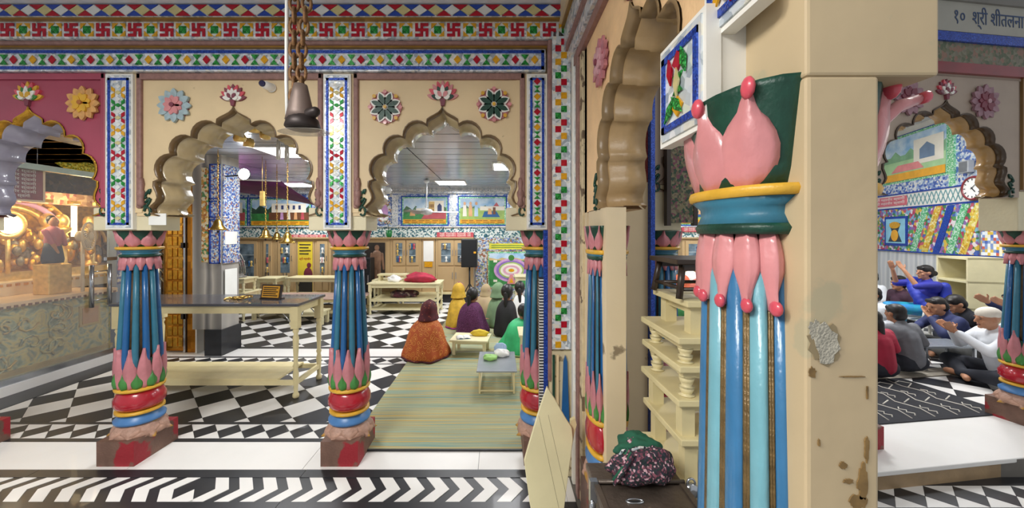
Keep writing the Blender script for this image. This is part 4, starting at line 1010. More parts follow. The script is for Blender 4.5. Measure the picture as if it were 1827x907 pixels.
MB().ball((0, 0, .14), (.06, .04, .08)).build('idol', SILV, so)
# black cabinet speakers
sk = thing('metal_cabinet', 'tall black metal cabinet standing before the dark figure picture', 'cabinet', (bx_(664), 8.22, 0))
MB().box(-.19, .19, -.14, .14, .02, 1.05).build('body', BLACKP, sk, bevel=.01); MB().box(-.18, .18, -.155, -.14, .05, .7).build('lower_door', mat('black_gloss', '#1c1e22', .25), sk); MB().box(-.18, .18, -.155, -.14, .72, 1.03).build('upper_door', MATS['black_gloss'], sk); MB().box(.14, .16, -.175, -.155, .5, .68).build('handle', STEEL, sk)
sp = thing('loudspeaker', 'black loudspeaker on tripod in front of wood cabinets', 'speaker', (bx_(838)*.93, 8.1, 0))
MB().box(-.17, .17, -.15, .15, .86, 1.47).build('case', BLACKP, sp, bevel=.015); MB().box(-.15, .15, -.16, -.148, .89, 1.44).build('grille', mat('speaker_grille', '#0f1012', .85), sp); MB().box(.1, .15, -.165, -.158, 1.16, 1.2).build('badge', ORNG, sp)
MB().tube([(0, 0, .25), (0, 0, .88)], .018).build('pole', BLACKP, sp)
for k in range(3):
    a_ = 2*PI*k/3+.5; MB().tube([(0, 0, .5), (.3*cos(a_), .3*sin(a_), .015)], .012).build('leg', BLACKP, sp)
fp = thing('flower_pot', 'green flower pot with wire stem on the tile ledge', 'flower pot', (bx_(692)*.97, 8.58, 1.50))
MB().lathe([(.05, 0), (.065, .05), (.07, .16), (.06, .165)], 14).build('pot', mat('green_pot', '#1f7a3c', .35), fp); MB().tube([(0, 0, .15), (-.03, 0, .3), (-.1, 0, .42)], .008).build('stem', DGREEN, fp)
for k in range(7): MB().ball((-.12+.06*cos(k*.9), .02*sin(k), .45+.05*sin(k*.9)), (.045, .03, .035), 8, 5).build('flower', WHITEPL, fp)
fp2 = thing('flower_pot', 'green flower pot with pink flower on the tile ledge above lotus mural', 'flower pot', (bx_(932), 8.6, 1.50)); MB().lathe([(.05, 0), (.065, .05), (.07, .16), (.06, .165)], 14).build('pot', MATS['green_pot'], fp2); MB().tube([(0, 0, .15), (-.08, 0, .28)], .008).build('stem', DGREEN, fp2); MB().ball((-.1, 0, .32), .06, 8, 6).build('flower', PINK, fp2)
# heap of bundles behind the devotees
for k in range(9):
    x = -.05+k*.13; lump('cloth_parcel', 'crumpled cloth parcel in the heap below the lotus mural', 'parcel', (x, 7.36+.33*(k % 2), .0), (.088, .11, .16), (mat('buff_cloth', '#b59a78', .8, var=.2), mat('rose_cloth', '#a87a70', .8, var=.2), PAPER)[k % 3], 20+k)['group'] = 'parcels heaped below the lotus mural'

# ================================================================ MATS AND LOW DESKS
STRAW = ramp_mat('striped_straw_mat', 'noise', [(.30, '#5f6a50'), (.40, '#a8a782'), (.46, '#b8953c'), (.50, '#93a08c'), (.55, '#5f8c84'), (.60, '#bdb27c'), (.70, '#6f6440')], .8, 4, (.07, 12, 1), detail=3, bump=.25)
def matobj(x0, x1, y0, y1, label, m, z=.0012, th=.007, wav=.004):
    nx, ny = 12, 26; top = [[Vector((x0+(x1-x0)*i/nx, y0+(y1-y0)*j/ny+.006*sin(i*1.3)*(j == 0), z+th+wav*max(0, sin(i*1.9+j*.7))*.6)) for i in range(nx+1)] for j in range(ny+1)]
    g = MB().loft(top, False, True); g.box(x0, x1, y0, y1, z, z+th*.6)
    return tag(g.build('woven_mat', m), label, 'mat')
mm_ = matobj(-1.13, .62, 2.72, 4.93, 'green and yellow striped straw mat running between two columns', STRAW); matobj(-.97, .75, 4.98, 6.9, 'straw mat under the group of seated women', STRAW, z=.0012)
MB().box(-1.13, .62, 2.705, 2.722, .001, .012).build('hem', BLACKP, mm_)
ld = table('low_desk', 'low ivory desk with open book beside woman in orange shawl', 'desk', (-.37, 4.95, .0125), -.12, .50, .38, .20, IVORY, turned=False, apron=.035, sq=.02)
def book(loc, rz, label, w_=.12, h_=.17, m=PAPER):
    b = thing('open_book', label, 'book', loc, rz)
    for s_ in (-1, 1): MB().loft([[Vector((s_*w_*t, -h_/2, .004+.014*sin(PI*min(1, t*1.1)))) for t in (0, .2, .5, .8, 1)], [Vector((s_*w_*t, h_/2, .004+.014*sin(PI*min(1, t*1.1)))) for t in (0, .2, .5, .8, 1)]], False).build('page', m, b, solid=.006)
    MB().box(-w_, w_, -h_/2, h_/2, 0, .004).build('cover', DKBLUE, b); return b
book((-.47, 4.90, .2135), .2, 'open book lying on low ivory desk', .09, .15)
lump('yellow_cloth', 'bright yellow folded cloth on low ivory desk', 'cloth', (-.26, 5.01, .2135), (.13, .06, .05), mat('yellow_cloth', '#d8b92c', .7, var=.15), 8, .15)
sd = thing('steel_desk', 'low steel desk holding packets in front of green sari', 'desk', (-.02, 3.93, .0125))
MB().box(-.20, .20, -.30, .30, .215, .232).build('top', mat('grey_steel_top', '#a3a9b0', .25, .5, var=.06), sd, bevel=.004)
for sx in (-1, 1):
    for sy in (-1, 1): MB().box(sx*.17-.008, sx*.17+.008, sy*.27-.008, sy*.27+.008, 0, .215).build('leg', IVORY2, sd)
    MB().box(sx*.17-.006, sx*.17+.006, -.27, .27, .02, .032).build('rail', IVORY2, sd)
MB().box(-.17, .17, -.276, -.264, .02, .032).build('rail', IVORY2, sd)
lump('packet', 'light green packet on front of steel desk', 'packet', (-.09, 3.96, .246), (.075, .06, .035), mat('lime_packet', '#9ccf72', .5, var=.2), 11, .18); lump('packet', 'white packet in the middle of steel desk', 'packet', (.035, 4.07, .246), (.085, .06, .05), WHITEPL, 12, .16); lump('packet', 'pale blue packet at the back of steel desk', 'packet', (.02, 4.185, .246), (.08, .05, .07), mat('pale_blue_packet', '#9db8d4', .5, var=.12), 13, .12)
table('low_desk', 'low ivory desk behind the column beside green sari', 'desk', (.40, 4.42, .0125), 0, .34, .4, .42, IVORY, turned=False, apron=.04, sq=.018)

# ================================================================ FOREGROUND : stools, trunk, cloth, leaning board
def stool(loc, L, W, H, label, rz=0, turned=False, m=IVORY2):
    return table('low_stool', label, 'stool', loc, rz, L, W, H, m, turned=turned, group='ivory stools stacked in the side arch', apron=.032, sq=.024)
tops = [.20, .35, .52, .68, .84, .985, 1.11, 1.215, 1.345]
names = ['lowest', 'second from the floor', 'third from the floor', 'fourth from the floor', 'fifth from the floor', 'sixth from the floor', 'seventh from the floor', 'second from the top', 'topmost']
zprev = 0
for k, zt in enumerate(tops):
    dx = [.0, .01, 0, 0, .01, 0, .005, 0, .03][k]
    stool((.878+dx, 1.535, zprev), .44-.03*(k == 8), .36-.05*(k == 8), zt-zprev, 'ivory low stool in the stack beside cream pier, %s' % names[k], 0, k in (6, 7)); zprev = zt
bs = thing('wooden_stool', 'dark wooden stool standing on the topmost ivory stool', 'stool', (.86, 1.52, 1.345))
MB().box(-.19, .19, -.13, .13, .135, .155).build('seat', DKWOOD, bs, bevel=.004)
for sx in (-1, 1):
    for sy in (-1, 1): MB().tube([(sx*.175, sy*.115, .004), (sx*.155, sy*.1, .137)], .0125, 6).build('leg', DKWOOD, bs)
    MB().tube([(sx*.17, -.11, .045), (sx*.17, .11, .045)], .008, 6).build('rail', DKWOOD, bs)
for sy in (-1, 1): MB().tube([(-.17, sy*.11, .04), (.17, sy*.11, .04)], .008, 6).build('rail', DKWOOD, bs); MB().box(-.16, .16, sy*.105-.008, sy*.105+.008, .11, .136).build('apron', DKWOOD, bs)
TRK = mat('worn_dark_metal', '#5c5148', .38, .45, var=.35, scale=9, bump=.25, chips=('#8a7a68', 9, .66))
tr = thing('donation_box', 'worn dark metal donation box with hasp under patterned cloth', 'box', (.49, 1.265, 0))
MB().box(-.15, .15, -.145, .145, 0, .70).build('body', TRK, tr, bevel=.006); MB().box(-.158, .158, .034, .15, .70, .722).build('fixed_lid', TRK, tr, bevel=.004)
ll = MB().box(-.158, .158, -.152, .028, .70, .72).build('hinged_lid', TRK, tr, bevel=.004)
for b_ in ((-.158, -.14, -.152, .028), (.14, .158, -.152, .028), (-.14, .14, -.152, -.134)): MB().box(b_[0], b_[1], b_[2], b_[3], .72, .726).build('lid_rim', TRK, ll)
slot = MB().tube([(-.045+.028*cos(2*PI*q/14), -.055+.01*sin(2*PI*q/14), .722) for q in range(14)], .0035, 5, True).build('coin_slot_rim', STEEL, ll); MB().box(-.062, -.028, -.058, -.052, .7195, .7215).build('coin_slot', BLACKP, ll)
MB().tube([(-.165, .031, .728), (.16, .031, .728)], .007, 6).build('lock_bar', TRK, tr)
hp_ = MB().box(-.172, -.145, .02, .042, .66, .735).build('hasp', STEEL, tr); MB().ball((-.165, .018, .65), (.012, .01, .02), 8, 6).build('padlock', STEEL, hp_)
pk = MB().lathe([(.006, -.012), (.024, -.010), (.026, 0), (.024, .010), (.006, .012)], 14, M=Matrix.Translation((.178, .02, .705)) @ Matrix.Rotation(PI/2, 4, 'X')).build('round_padlock', STEEL, tr); MB().tube([(.178+.014*cos(PI*q/8), .02, .728+.018*sin(PI*q/8)) for q in range(9)], .004, 6).build('shackle', STEEL, pk)
def drape(parent, name, m, x0, x1, y0, y1, zf, n=22, rot=0):
    R_ = []
    for j in range(n+1):
        R_.append([Vector((x0+(x1-x0)*i/n+.006*sin(j*.9+i*.3), y0+(y1-y0)*j/n+.006*sin(i*1.1), zf(i/n, j/n))) for i in range(n+1)])
    return MB().loft(R_, False).build(name, m, parent, (0, 0, 0), (0, 0, rot), solid=.006)
cb = thing('folded_cloth', 'green and pink patterned cloth bundle lying on dark metal box', 'cloth', (.50, 1.33, .737), .15)
PAT = mosaic('pink_navy_print', ['#2b2f3c', '#8a5460', '#23302f', '#c9a0a8', '#4a2a3a', '#6a3a48', '#1e2a2e', '#3a2a34', '#23302f'], 150, .85, 0)
lump('print_folds', None, None, (0, -.01, 0), (.112, .075, .07), PAT, 31, .25, 40, 24, cb)
lump('green_fold', None, None, (.01, .025, .05), (.085, .055, .045), mat('bottle_green_cloth', '#1d5a42', .8, var=.25, scale=16), 32, .2, 36, 20, cb)
MB().tube([(-.085+.019*q, -.022+.008*sin(q*1.3), .105-.0016*(q-4)**2+.004*sin(q*2)) for q in range(10)], .0045, 6).build('printed_hem', mosaic('white_hem_print', ['#d8d8d4', '#2b2f3c', '#9aa4a8'], 90, .8, 0), cb)
for q in range(4): MB().tube([(-.12+.008*q, -.06+.02*q, .01), (-.09+.006*q, -.066+.016*q, .055), (-.045, -.05+.01*q, .10)], .007, 6).build('fold_edge', (PAT, MATS['bottle_green_cloth'])[q % 2], cb)
lb_ = thing('leaning_board', 'ivory painted board leaning on its corner against the corner pier', 'board', (0, 0, 0))
def lbp(x, z, d): return Vector((x, 1.68+.42*z+d+(x-.25)*.25, z))
outl = [(.262, .765), (.305, .70), (.352, .62), (.386, .57), (.388, .52), (.33, .30), (.262, .008), (.212, .008), (.148, .30), (.126, .46), (.150, .52), (.215, .67)]
MB().prism(outl, 0, .022, lambda u, v, d: lbp(u, v, d)).build('panel', IVORY, lb_, bevel=.003)
MB().prism([(.33, .30), (.40, .53), (.418, .57), (.412, .60), (.386, .59), (.30, .20), (.27, .02)], .024, .05, lambda u, v, d: lbp(u, v, d)).build('back_batten', IVORY2, lb_)
for u0 in (.21, .26): MB().prism([(u0, .64), (u0+.0012, .64), (u0+.085, .25), (u0+.0838, .25)], 0, -.0006, lambda u, v, d: lbp(u, v, d)).build('crack', GBROWN, lb_)
lb_.location = (0, 0, 0)
# hanging chain and iron hook
hc = thing('hanging_chain', 'rusty iron chain with dark lamp hook hanging before the arcade', 'chain', (-.93, 1.66, 3.095))
RUST = mat('rusty_iron', '#7d5c3c', .6, .5, var=.4, scale=24, bump=.4); DIRON = mat('dark_iron', '#3a3230', .45, .5, var=.3, scale=12)
lk = MB().tube([(.018*cos(2*PI*q/14), 0, .034*sin(2*PI*q/14)) for q in range(14)], .0075, 7, True).mesh('chain_link', RUST)
for c_ in range(2):
    for k in range(17):
        link('chain_link', lk, hc, (.012+.05*c_+.018*sin(k*.35)*c_, 0, -.05-k*.052), (0, .0, (k % 2)*PI/2+.3))
MB().tube([(-.03, .02, 0), (-.035, .02, -.8), (-.03, .02, -1.0)], .008, 6).build('white_cord', WHITEPL, hc)
MB().loft([[Vector((.04+(.028+.036*t)*cos(2*PI*q/14), (.03+.03*t)*sin(2*PI*q/14), -.83-.16*t)) for q in range(14)] for t in (0, .25, .5, .75, 1)], True, True, True).build('cap_sleeve', mat('grey_tin', '#7a6a62', .5, .4, var=.2), hc)
MB().lathe([(.012, .05), (.035, .045), (.065, .015), (.075, -.02), (.068, -.028), (.03, -.03)], 18, (.05, 0, -1.0)).build('lamp_dish', DIRON, hc); MB().cap((.09, -.02, -.97), (.12, -.03, -.96), .026, .022).build('spout', DIRON, hc)
MB().lathe([(.12, -.008), (.10, 0), (.04, .008)], 24, (.05, .02, -1.03), sy=.6).build('glass_dish', mat('frosted_dish', '#c9c2b4', .1, alpha=.45), hc)
# security camera
cc = thing('security_camera', 'white dome security camera on the cream arch wall', 'camera', (-1.565, 2.55, 2.60))
cc.scale = (.7, .6, .7)
MB().lathe([(.045, 0), (.045, .012), (.03, .014)], 18, M=Matrix.Rotation(PI/2, 4, 'X')).build('mount', WHITEPL, cc); MB().cap((0, -.02, 0), (-.02, -.085, .002), .042, .038).build('housing', WHITEPL, cc); MB().lathe([(.03, 0), (.03, .012), (.018, .016)], 16, M=Matrix.Translation((-.03, -.115, .003)) @ Matrix.Rotation(PI/2, 4, 'X') @ Matrix.Rotation(.25, 4, 'Y')).build('lens', mat('camera_lens', '#232048', .1, coat=.5), cc)
tag(MB().box(-2.42, -2.30, 2.556, 2.561, 1.655, 1.735).build('paper_notice', PAPER), 'small paper label pasted on the cream block above the column', 'notice')
# bells on chains
def bell(x, ybot, Y, label, s_=1, ztop=2.62):
    p = P(x, ybot, Y); b = thing('temple_bell', label, 'bell', p, 0, 'brass bells hanging in the hall')
    MB().lathe([(.10*s_, 0), (.105*s_, .012), (.08*s_, .035*s_), (.058*s_, .07*s_), (.05*s_, .11*s_), (.03*s_, .14*s_), (.012*s_, .15*s_)], 20).build('body', BRASS, b); MB().ball((0, 0, -.02), .016*s_, 8, 6).build('clapper', DIRON, b)
    MB().tube([(.02*s_*cos(2*PI*q/12), 0, .165*s_+.02*s_*sin(2*PI*q/12)) for q in range(12)], .006*s_, 6, True).build('loop', BRASS, b)
    n = int((ztop-p.z-.18)/.034); ml = MB().tube([(.009*cos(2*PI*q/8), 0, .018*sin(2*PI*q/8)) for q in range(8)], .003, 5, True)
    g = MB()
    for k in range(n):
        Mk = Matrix.Translation((0, 0, .19*s_+k*.033)) @ Matrix.Rotation((k % 2)*PI/2, 4, 'Z'); g.add([Mk @ Vector(v) for v in ml.v], ml.f, True)
    g.tube([(0, 0, .19*s_+(n-1)*.033), (0, 0, ztop-p.z+.01)], .004, 6); g.build('chain', BRASS, b); return b
bell(474, 425, 5.2, 'brass bell hanging left of the pair before yellow poster doorway', .85); bell(494, 428, 5.5, 'smaller brass bell hanging between two others in hall', .75); bell(513, 434, 5.1, 'brass bell hanging nearest the yellow poster doorway', 1.0)
bell(389, 411, 4.5, 'dark brass bell hanging before the marble pier', .9)
ch_ = thing('hanging_charm', 'small gold tassel charm hanging among the bells', 'ornament', P(468, 368, 4.95)); MB().box(-.03, .03, -.015, .015, 0, .2).build('tassel', GOLDL, ch_, bevel=.008); MB().tube([(0, 0, .2), (0, 0, 2.62-ch_.location.z)], .003, 5).build('string', GOLDL, ch_)
for i, (x, y) in enumerate(((428, 246), (452, 230), (474, 242), (444, 256))):
    p = P(x, y, 2.95+.13*i); t = thing('gold_ornament', 'small crumpled gold ornament hanging under the cream arch', 'ornament', p, i, 'gold ornaments under the cream arch'); lump('foil', None, None, (0, 0, -.03), (.05, .04, .05), GOLDL, 60+i, .25, 14, 8, t); MB().tube([(0, 0, .02), (0, 0, 2.62-p.z)], .0025, 5).build('string', WHITEPL, t)
for i, (x, y0, y1) in enumerate(((497, 245, 285), (512, 255, 290))):
    p = P(x, y1, 3.4); t = thing('white_tassel', 'white thread tassel hanging under the cream arch', 'ornament', p, 0, 'white tassels under the cream arch')
    for k in range(5): MB().tube([(.008*cos(k*1.3), .008*sin(k*1.3), .18), (.016*cos(k*1.3), .016*sin(k*1.3), .08), (.014*cos(k*1.3), .014*sin(k*1.3), 0)], .006, 5).build('thread', WHITEPL, t)
    MB().tube([(0, 0, .18), (0, 0, 2.62-p.z)], .004, 5).build('string', WHITEPL, t)
# ceiling lamps, fans
for i, (x, y) in enumerate(HALL_LIGHTS):
    zc_ = 2.62 if x < 3 else 3.70
    t = thing('ceiling_light', 'square white light panel set in the hall ceiling', 'ceiling light', (x, y, zc_), 0, 'hall ceiling light panels'); MB().box(-.3, .3, -.3, .3, -.022, -.001).build('frame', WHITEPL, t); MB().box(-.27, .27, -.27, .27, -.026, -.022).build('diffuser', LAMP, t)
for x, y in ((-1.9, .0), (-1.5, -.9)):
    t = thing('ceiling_light', 'white light panel under the aisle ceiling', 'ceiling light', (x, y, 3.095), 0, 'aisle ceiling light panels'); MB().box(-.6, .6, -.3, .3, -.05, -.001).build('frame', WHITEPL, t); MB().box(-.57, .57, -.27, .27, -.055, -.05).build('diffuser', LAMP, t)
def fan(loc, label, ang, drop):
    t = thing('ceiling_fan', label, 'fan', loc, ang); WF = mat('fan_white', '#d5d6d6', .35)
    MB().tube([(0, 0, 0), (0, 0, -drop)], .012, 8).build('rod', WF, t); MB().lathe([(.02, 0), (.06, -.02), (.05, -.06), (.01, -.08)], 16).build('canopy', WF, t); MB().lathe([(.03, .06), (.1, .04), (.12, 0), (.1, -.04), (.03, -.06)], 20, (0, 0, -drop)).build('motor', WF, t)
    for k in range(3): MB().box(.1, .6, -.06, .06, -.008, .0, Matrix.Translation((0, 0, -drop)) @ Matrix.Rotation(2*PI*k/3, 4, 'Z') @ Matrix.Rotation(.2, 4, 'X')).build('blade', mat('fan_blade', '#8f9090', .4), t)
fan((P(684, 330, 5.2).x, 5.2, 2.62), 'white ceiling fan with grey blades near the arch', .5, .42); fan((P(761, 330, 7.0).x, 7.0, 2.62), 'white ceiling fan before the palace mural', .1, .62)
# bright flood lamp on the pier
fl = thing('flood_lamp', 'round bright flood lamp beside the mosaic marble pier', 'lamp', P(440, 312, 4.75))
MB().lathe([(.02, .0), (.07, .02), (.075, .05)], 18, M=Matrix.Rotation(PI/2, 4, 'X')).build('housing', BLACKP, fl); MB().ball((0, -.045, 0), (.07, .03, .07), 28, 16).build('bulb', mat('flood_bulb', '#f4fbff', .4, emit=40), fl); MB().tube([(0, 0, 0), (-.42, .15, 0)], .01, 6).build('bracket', BLACKP, fl)
# purple canopy cloth at the left of the hall
cn = thing('canopy_cloth', 'purple fabric canopy with white edge in the hall', 'canopy', (0, 0, 0)); PUR = mat('purple_fabric', '#5d2455', .7, var=.25, scale=4)
ri = [[Vector((-5.2+1.9*i/12, 5.6+1.6*j/6, 2.42-.34*(i/12)**1.3*(.4+.6*(j/6))-.05*sin(PI*j/6)+.10*(1-j/6)*(i/12))) for i in range(13)] for j in range(7)]
MB().loft(ri, False).build('fabric', PUR, cn, solid=.01); MB().tube([v+Vector((0, -.01, 0)) for v in ri[0]], .012, 6).build('white_edge', WHITEPL, cn)
# ================================================================ PIER AND GOLD DOOR AT THE LEFT OF THE HALL
wall_left = struct('wall_left')
MB().box(-4.0, -3.62, 4.83, 5.15, .34, 2.62).build('marble_pier', GREYMARBLE, wall_left)
MB().box(-3.82, -3.60, 4.80, 5.17, 0, .34).build('black_base', BMARBLE, wall_left)
MB().box(-4.55, -4.0, 5.02, 5.2, 0, 2.62).build('gold_backing', mat('dark_gold_ground', '#8a6222', .4, .6, var=.3, scale=12), wall_left)
mgp = MB().box(-3.86, -3.78, 4.80, 4.83, 1.22, 2.45).build('gold_mosaic_strip', mosaic('gold_green_chips', ['#cf9a4a', '#e6cf98', '#5a8a5a', '#b0703a', '#e0d8c0'], 34, .3, .3), wall_left)
MOSN = mosaic('fine_blue_mosaic', ['#6a86c4', '#dfe6ee', '#3f5fb0', '#c8d8e6', '#e9e6d6', '#9fb6da', '#b07a5a', '#4c66b0'], 60, .25, .3, checker=True)
bm_ = MB().box(-3.615, -3.60, 4.84, 5.14, 1.20, 2.5).build('blue_mosaic_panel', MOSN, wall_left)
bm2 = MB().box(-3.76, -3.63, 4.815, 4.83, 1.20, 2.5).build('blue_mosaic_panel', MOSN, wall_left)
for z0, z1 in ((1.2, 1.78), (1.80, 2.02), (2.04, 2.5)):
    for bb in ((-3.765, -3.625, z0, z0+.015), (-3.765, -3.625, z1-.015, z1), (-3.765, -3.75, z0, z1), (-3.64, -3.625, z0, z1)): MB().box(bb[0], bb[1], 4.806, 4.816, bb[2], bb[3]).build('panel_edge', BLUEL, wall_left)
for z0, z1 in ((1.45, 1.62), (.62, 1.12)):
    tag(MB().box(-3.602, -3.594, 4.86, 5.08, z0, z1).build('paper_notice', PAPER), 'white paper notice pasted %s the marble pier' % ('high on' if z0 > 1 else 'low on'), 'notice')
dr = struct('door_1')
GD = mosaic('embossed_gold', ['#c8862c', '#a86a1e', '#dba040', '#b8761f'], 12, .25, .8, checker=True)
MB().box(-4.47, -4.22, 4.96, 5.01, .02, 2.6).build('gold_leaf', GD, dr)
for zz in range(16):
    for xx in range(3): MB().prism([(-4.43+xx*.07, .08+zz*.15), (-4.375+xx*.07, .08+zz*.15), (-4.375+xx*.07, .2+zz*.15), (-4.43+xx*.07, .2+zz*.15)], 0, -.012, XZ(4.96)).build('embossed_panel', GOLD, dr, bevel=.006)
MB().box(-4.205, -4.18, 4.93, 5.01, 0, 2.6).build('silver_edge', STEEL, dr); MB().box(-4.17, -4.04, 4.95, 5.02, 0, 2.6).build('gold_jamb', GD, dr); MB().box(-4.02, -4.0, 4.9, 5.02, 0, 2.6).build('white_jamb', WHITEP, dr)
for zz in (.45, 1.4): MB().box(-4.24, -4.17, 4.93, 4.96, zz, zz+.07).build('hinge', DIRON, dr)
# stair rail beyond the door
rl = thing('stair_rail', 'steel stair rail seen between column and gold door', 'rail', (-4.9, 5.4, 0))
for k in range(4): MB().tube([(-.35, .3, 1.35-k*.13), (.28, 0, .95-k*.13)], .015, 6).build('rail_bar', STEEL, rl)
for xx, yy in ((-.3, .27), (.24, .02)): MB().tube([(xx, yy, 0), (xx, yy, 1.2 if xx < 0 else .95)], .02, 8).build('post', STEEL, rl)
MB().box(-5.35, -4.55, 5.9, 6.0, 0, 2.62).build('passage_wall', mat('blue_grey_wall', '#7f93a8', .35, var=.15, scale=4), wall_left)
# ================================================================ GLASS SHRINE ON THE LEFT
shr = struct('wall_shrine')
SB = mosaic('bronze_mirror_work', ['#7a5a38', '#5d452c', '#9a7848', '#6a4c30', '#b08a58', '#4a3826'], 12, .3, .5)
MB().box(-8.2, -8.1, 2.8, 6.6, 0, 2.9).build('back_wall', SB, shr); MB().box(-8.2, -5.3, 6.5, 6.6, 0, 2.9).build('end_wall', SB, shr); MB().box(-8.2, -4.9, 2.85, 6.6, 2.62, 2.7).build('shrine_ceiling', SB, shr)
MB().box(-5.35, -5.22, 5.05, 5.25, 0, 2.62).build('end_pier', mat('blue_grey_wall', '#7f93a8'), shr); MB().box(-5.22, -5.2, 5.06, 5.2, .9, 1.55).build('blue_mosaic_panel', MOS, shr)
gl = struct('window_1')
MB().box(-4.856, -4.848, 2.95, 4.6, .16, 2.3).build('glass_pane', GLASS, gl); MB().box(-4.856, -4.848, 4.615, 5.05, .16, 2.3).build('glass_pane', GLASS, gl)
MB().box(-4.88, -4.82, 2.9, 5.06, .10, .16).build('bottom_rail', STEEL, gl); MB().box(-4.9, -4.8, 2.9, 5.06, 0, .10).build('marble_curb', MARBLE, gl); MB().box(-4.8, -4.5, 2.9, 5.0, .001, .006).build('black_border', BMARBLE, gl)
MB().box(-4.88, -4.82, 2.9, 5.06, 2.26, 2.32).build('top_rail', mat('pale_green_rail', '#c4d4c8', .2), gl)
for zz in (1.28, 2.2, 2.05): MB().box(-4.87, -4.83, 4.56, 4.68, zz-.02, zz+.02).build('patch_fitting', STEEL, gl)
for yy in (4.36, 4.56): MB().tube([(-4.80, yy, .72), (-4.80, yy, 1.22)], .022, 10).build('door_handle', STEEL, gl)
for zz in (.80, 1.14): MB().tube([(-4.80, 4.36, zz), (-4.80, 4.56, zz)], .008, 6).build('handle_bridge', STEEL, gl)
# counter
ct = thing('altar_counter', 'carved green stone counter with cream ledge inside glass shrine', 'counter', (0, 0, 0))
CARV = ramp_mat('carved_green_stone', 'noise', [(.3, '#5e6a52'), (.45, '#8f9a7c'), (.55, '#b9a868'), (.7, '#6f7c6a')], .45, 5, distort=2.5, detail=3, bump=1.0)
MB().box(-5.9, -5.25, 2.95, 5.0, .08, .80).build('body', CARV, ct); MB().box(-5.96, -5.19, 2.95, 5.04, .80, .86).build('ledge', mat('peach_stone', '#d8bb94', .35, var=.08), ct, bevel=.006)
for k in range(34): MB().box(-5.2, -5.182, 3.0+k*.06, 3.03+k*.06, .80, .825).build('ledge_dentil', BRM, ct)
MB().box(-5.25, -5.22, 2.95, 5.0, .02, .12).build('gold_base', mat('dull_gold', '#b49c5c', .4, .4, var=.2), ct)
rnd = random.Random(5)
for k in range(26):
    y0 = 2.98+rnd.random()*1.5; z0 = .18+rnd.random()*.5; a0 = rnd.random()*6
    MB().tube([(-5.24, y0+(.02+.012*q)*cos(a0+q*.75), z0+(.02+.012*q)*sin(a0+q*.75)) for q in range(9)], .012, 5).build('carved_vine', (MATS['dull_gold'], CARV)[k % 2], ct)
MB().box(-5.25, -5.235, 4.62, 4.86, .42, .68).build('plaque_frame', MATS['dull_gold'], ct); MB().box(-5.236, -5.228, 4.65, 4.83, .45, .65).build('plaque', mat('tan_plaque', '#a87c4c', .5), ct)
# altar
al = thing('gold_altar', 'bright gold altar with arched throne inside glass shrine', 'altar', (0, 0, 0))
MB().box(-6.6, -5.75, 3.1, 6.0, .86, 1.02).build('tier', mat('cream_tier', '#dcc8a2', .4, var=.1), al, bevel=.006)
for k in range(36): MB().box(-5.755, -5.74, 3.15+k*.078, 3.19+k*.078, .97, 1.0).build('tier_carving', GOLD, al)
MB().box(-6.5, -5.95, 3.6, 6.0, 1.02, 1.12).build('upper_tier', GOLDL, al)
for yy in (4.42, 5.0, 5.16, 5.52): 
    MB().lathe([(.09, 0), (.1, .03), (.06, .06), (.055, .4), (.07, .43), (.055, .47), (.1, .52), (.1, .56)], 14, (-6.1, yy, 1.12)).build('altar_column', GOLDL, al); MB().ball((-6.1, yy, 1.76), (.08, .08, .11), 12, 8).build('urn', GOLDL, al)
for R_ in (.62, .52, .42):
    MB().tube([(-6.12-.04*(R_ < .5), 4.62+R_*cos(PI*q/16), 1.62+.75*R_*sin(PI*q/16)) for q in range(17)], .035, 8).build('throne_arch', (GOLD, LILAC, GOLDL)[int((.62-R_)*10+.5)], al)
for q in range(13): MB().ball((-6.09, 4.62+.57*cos(PI*q/12), 1.62+.43*sin(PI*q/12)), .03, 8, 6).build('throne_bead', GOLDL, al)
for k in range(60):
    yy = 4.2+rnd.random()*1.5; zz = 1.16+rnd.random()*.45; MB().ball((-6.0-.25*rnd.random(), yy, zz), (.03+.02*rnd.random(), .04, .04+.05*rnd.random()), 9, 6).build('gilt_ornament', (GOLDL, GOLD, SILV, GOLDL)[k % 4], al)
MB().box(-6.5, -6.45, 3.6, 6.0, 1.02, 2.05).build('altar_back', GOLD, al)
for yy in (5.26,): MB().box(-6.06, -6.02, yy-.022, yy+.022, 1.55, 2.15).build('light_tube', mat('warm_lamp', '#ffe2a8', .5, emit=7), al)
for k in range(24):
    yy = 3.7+k*.1; MB().prism([(yy, 2.05), (yy+.09, 2.05), (yy+.09, 2.10), (yy+.045, 2.16), (yy, 2.10)], 0, .03, lambda u, v, d: Vector((-6.46+d, u, v))).build('crest_leaf', GOLDL, al)
for yy in (4.85, 5.34, 5.7):
    MB().tube([(-6.2, yy+.13*cos(PI*q/10), 1.45+.2*sin(PI*q/10)) for q in range(11)], .022, 7).build('niche_arch', GOLDL, al); MB().ball((-6.2, yy, 1.3), (.05, .07, .12), 10, 8).build('niche_idol', (SILV, MARBLE, GOLD)[int(yy*10) % 3], al)
gp = thing('globe_lamp', 'round glowing lamp in front of the gold throne arch', 'lamp', (-5.86, 4.43, 1.70)); MB().ball((0, 0, 0), (.04, .11, .11), 16, 10).build('globe', mat('globe_glow', '#fff2cf', .5, emit=10), gp); MB().tube([(-.02, .15*cos(2*PI*q/24), .15*sin(2*PI*q/24)) for q in range(24)], .03, 8, True).build('halo_ring', GOLDL, gp); MB().tube([(-.02, 0, -.15), (-.02, 0, -.59)], .02, 8).build('stand', GOLDL, gp)
gl_ = bpy.data.lights.new('altar_light', 'POINT'); gl_.energy = 16; gl_.color = (1, .75, .4); gl_.shadow_soft_size = .12
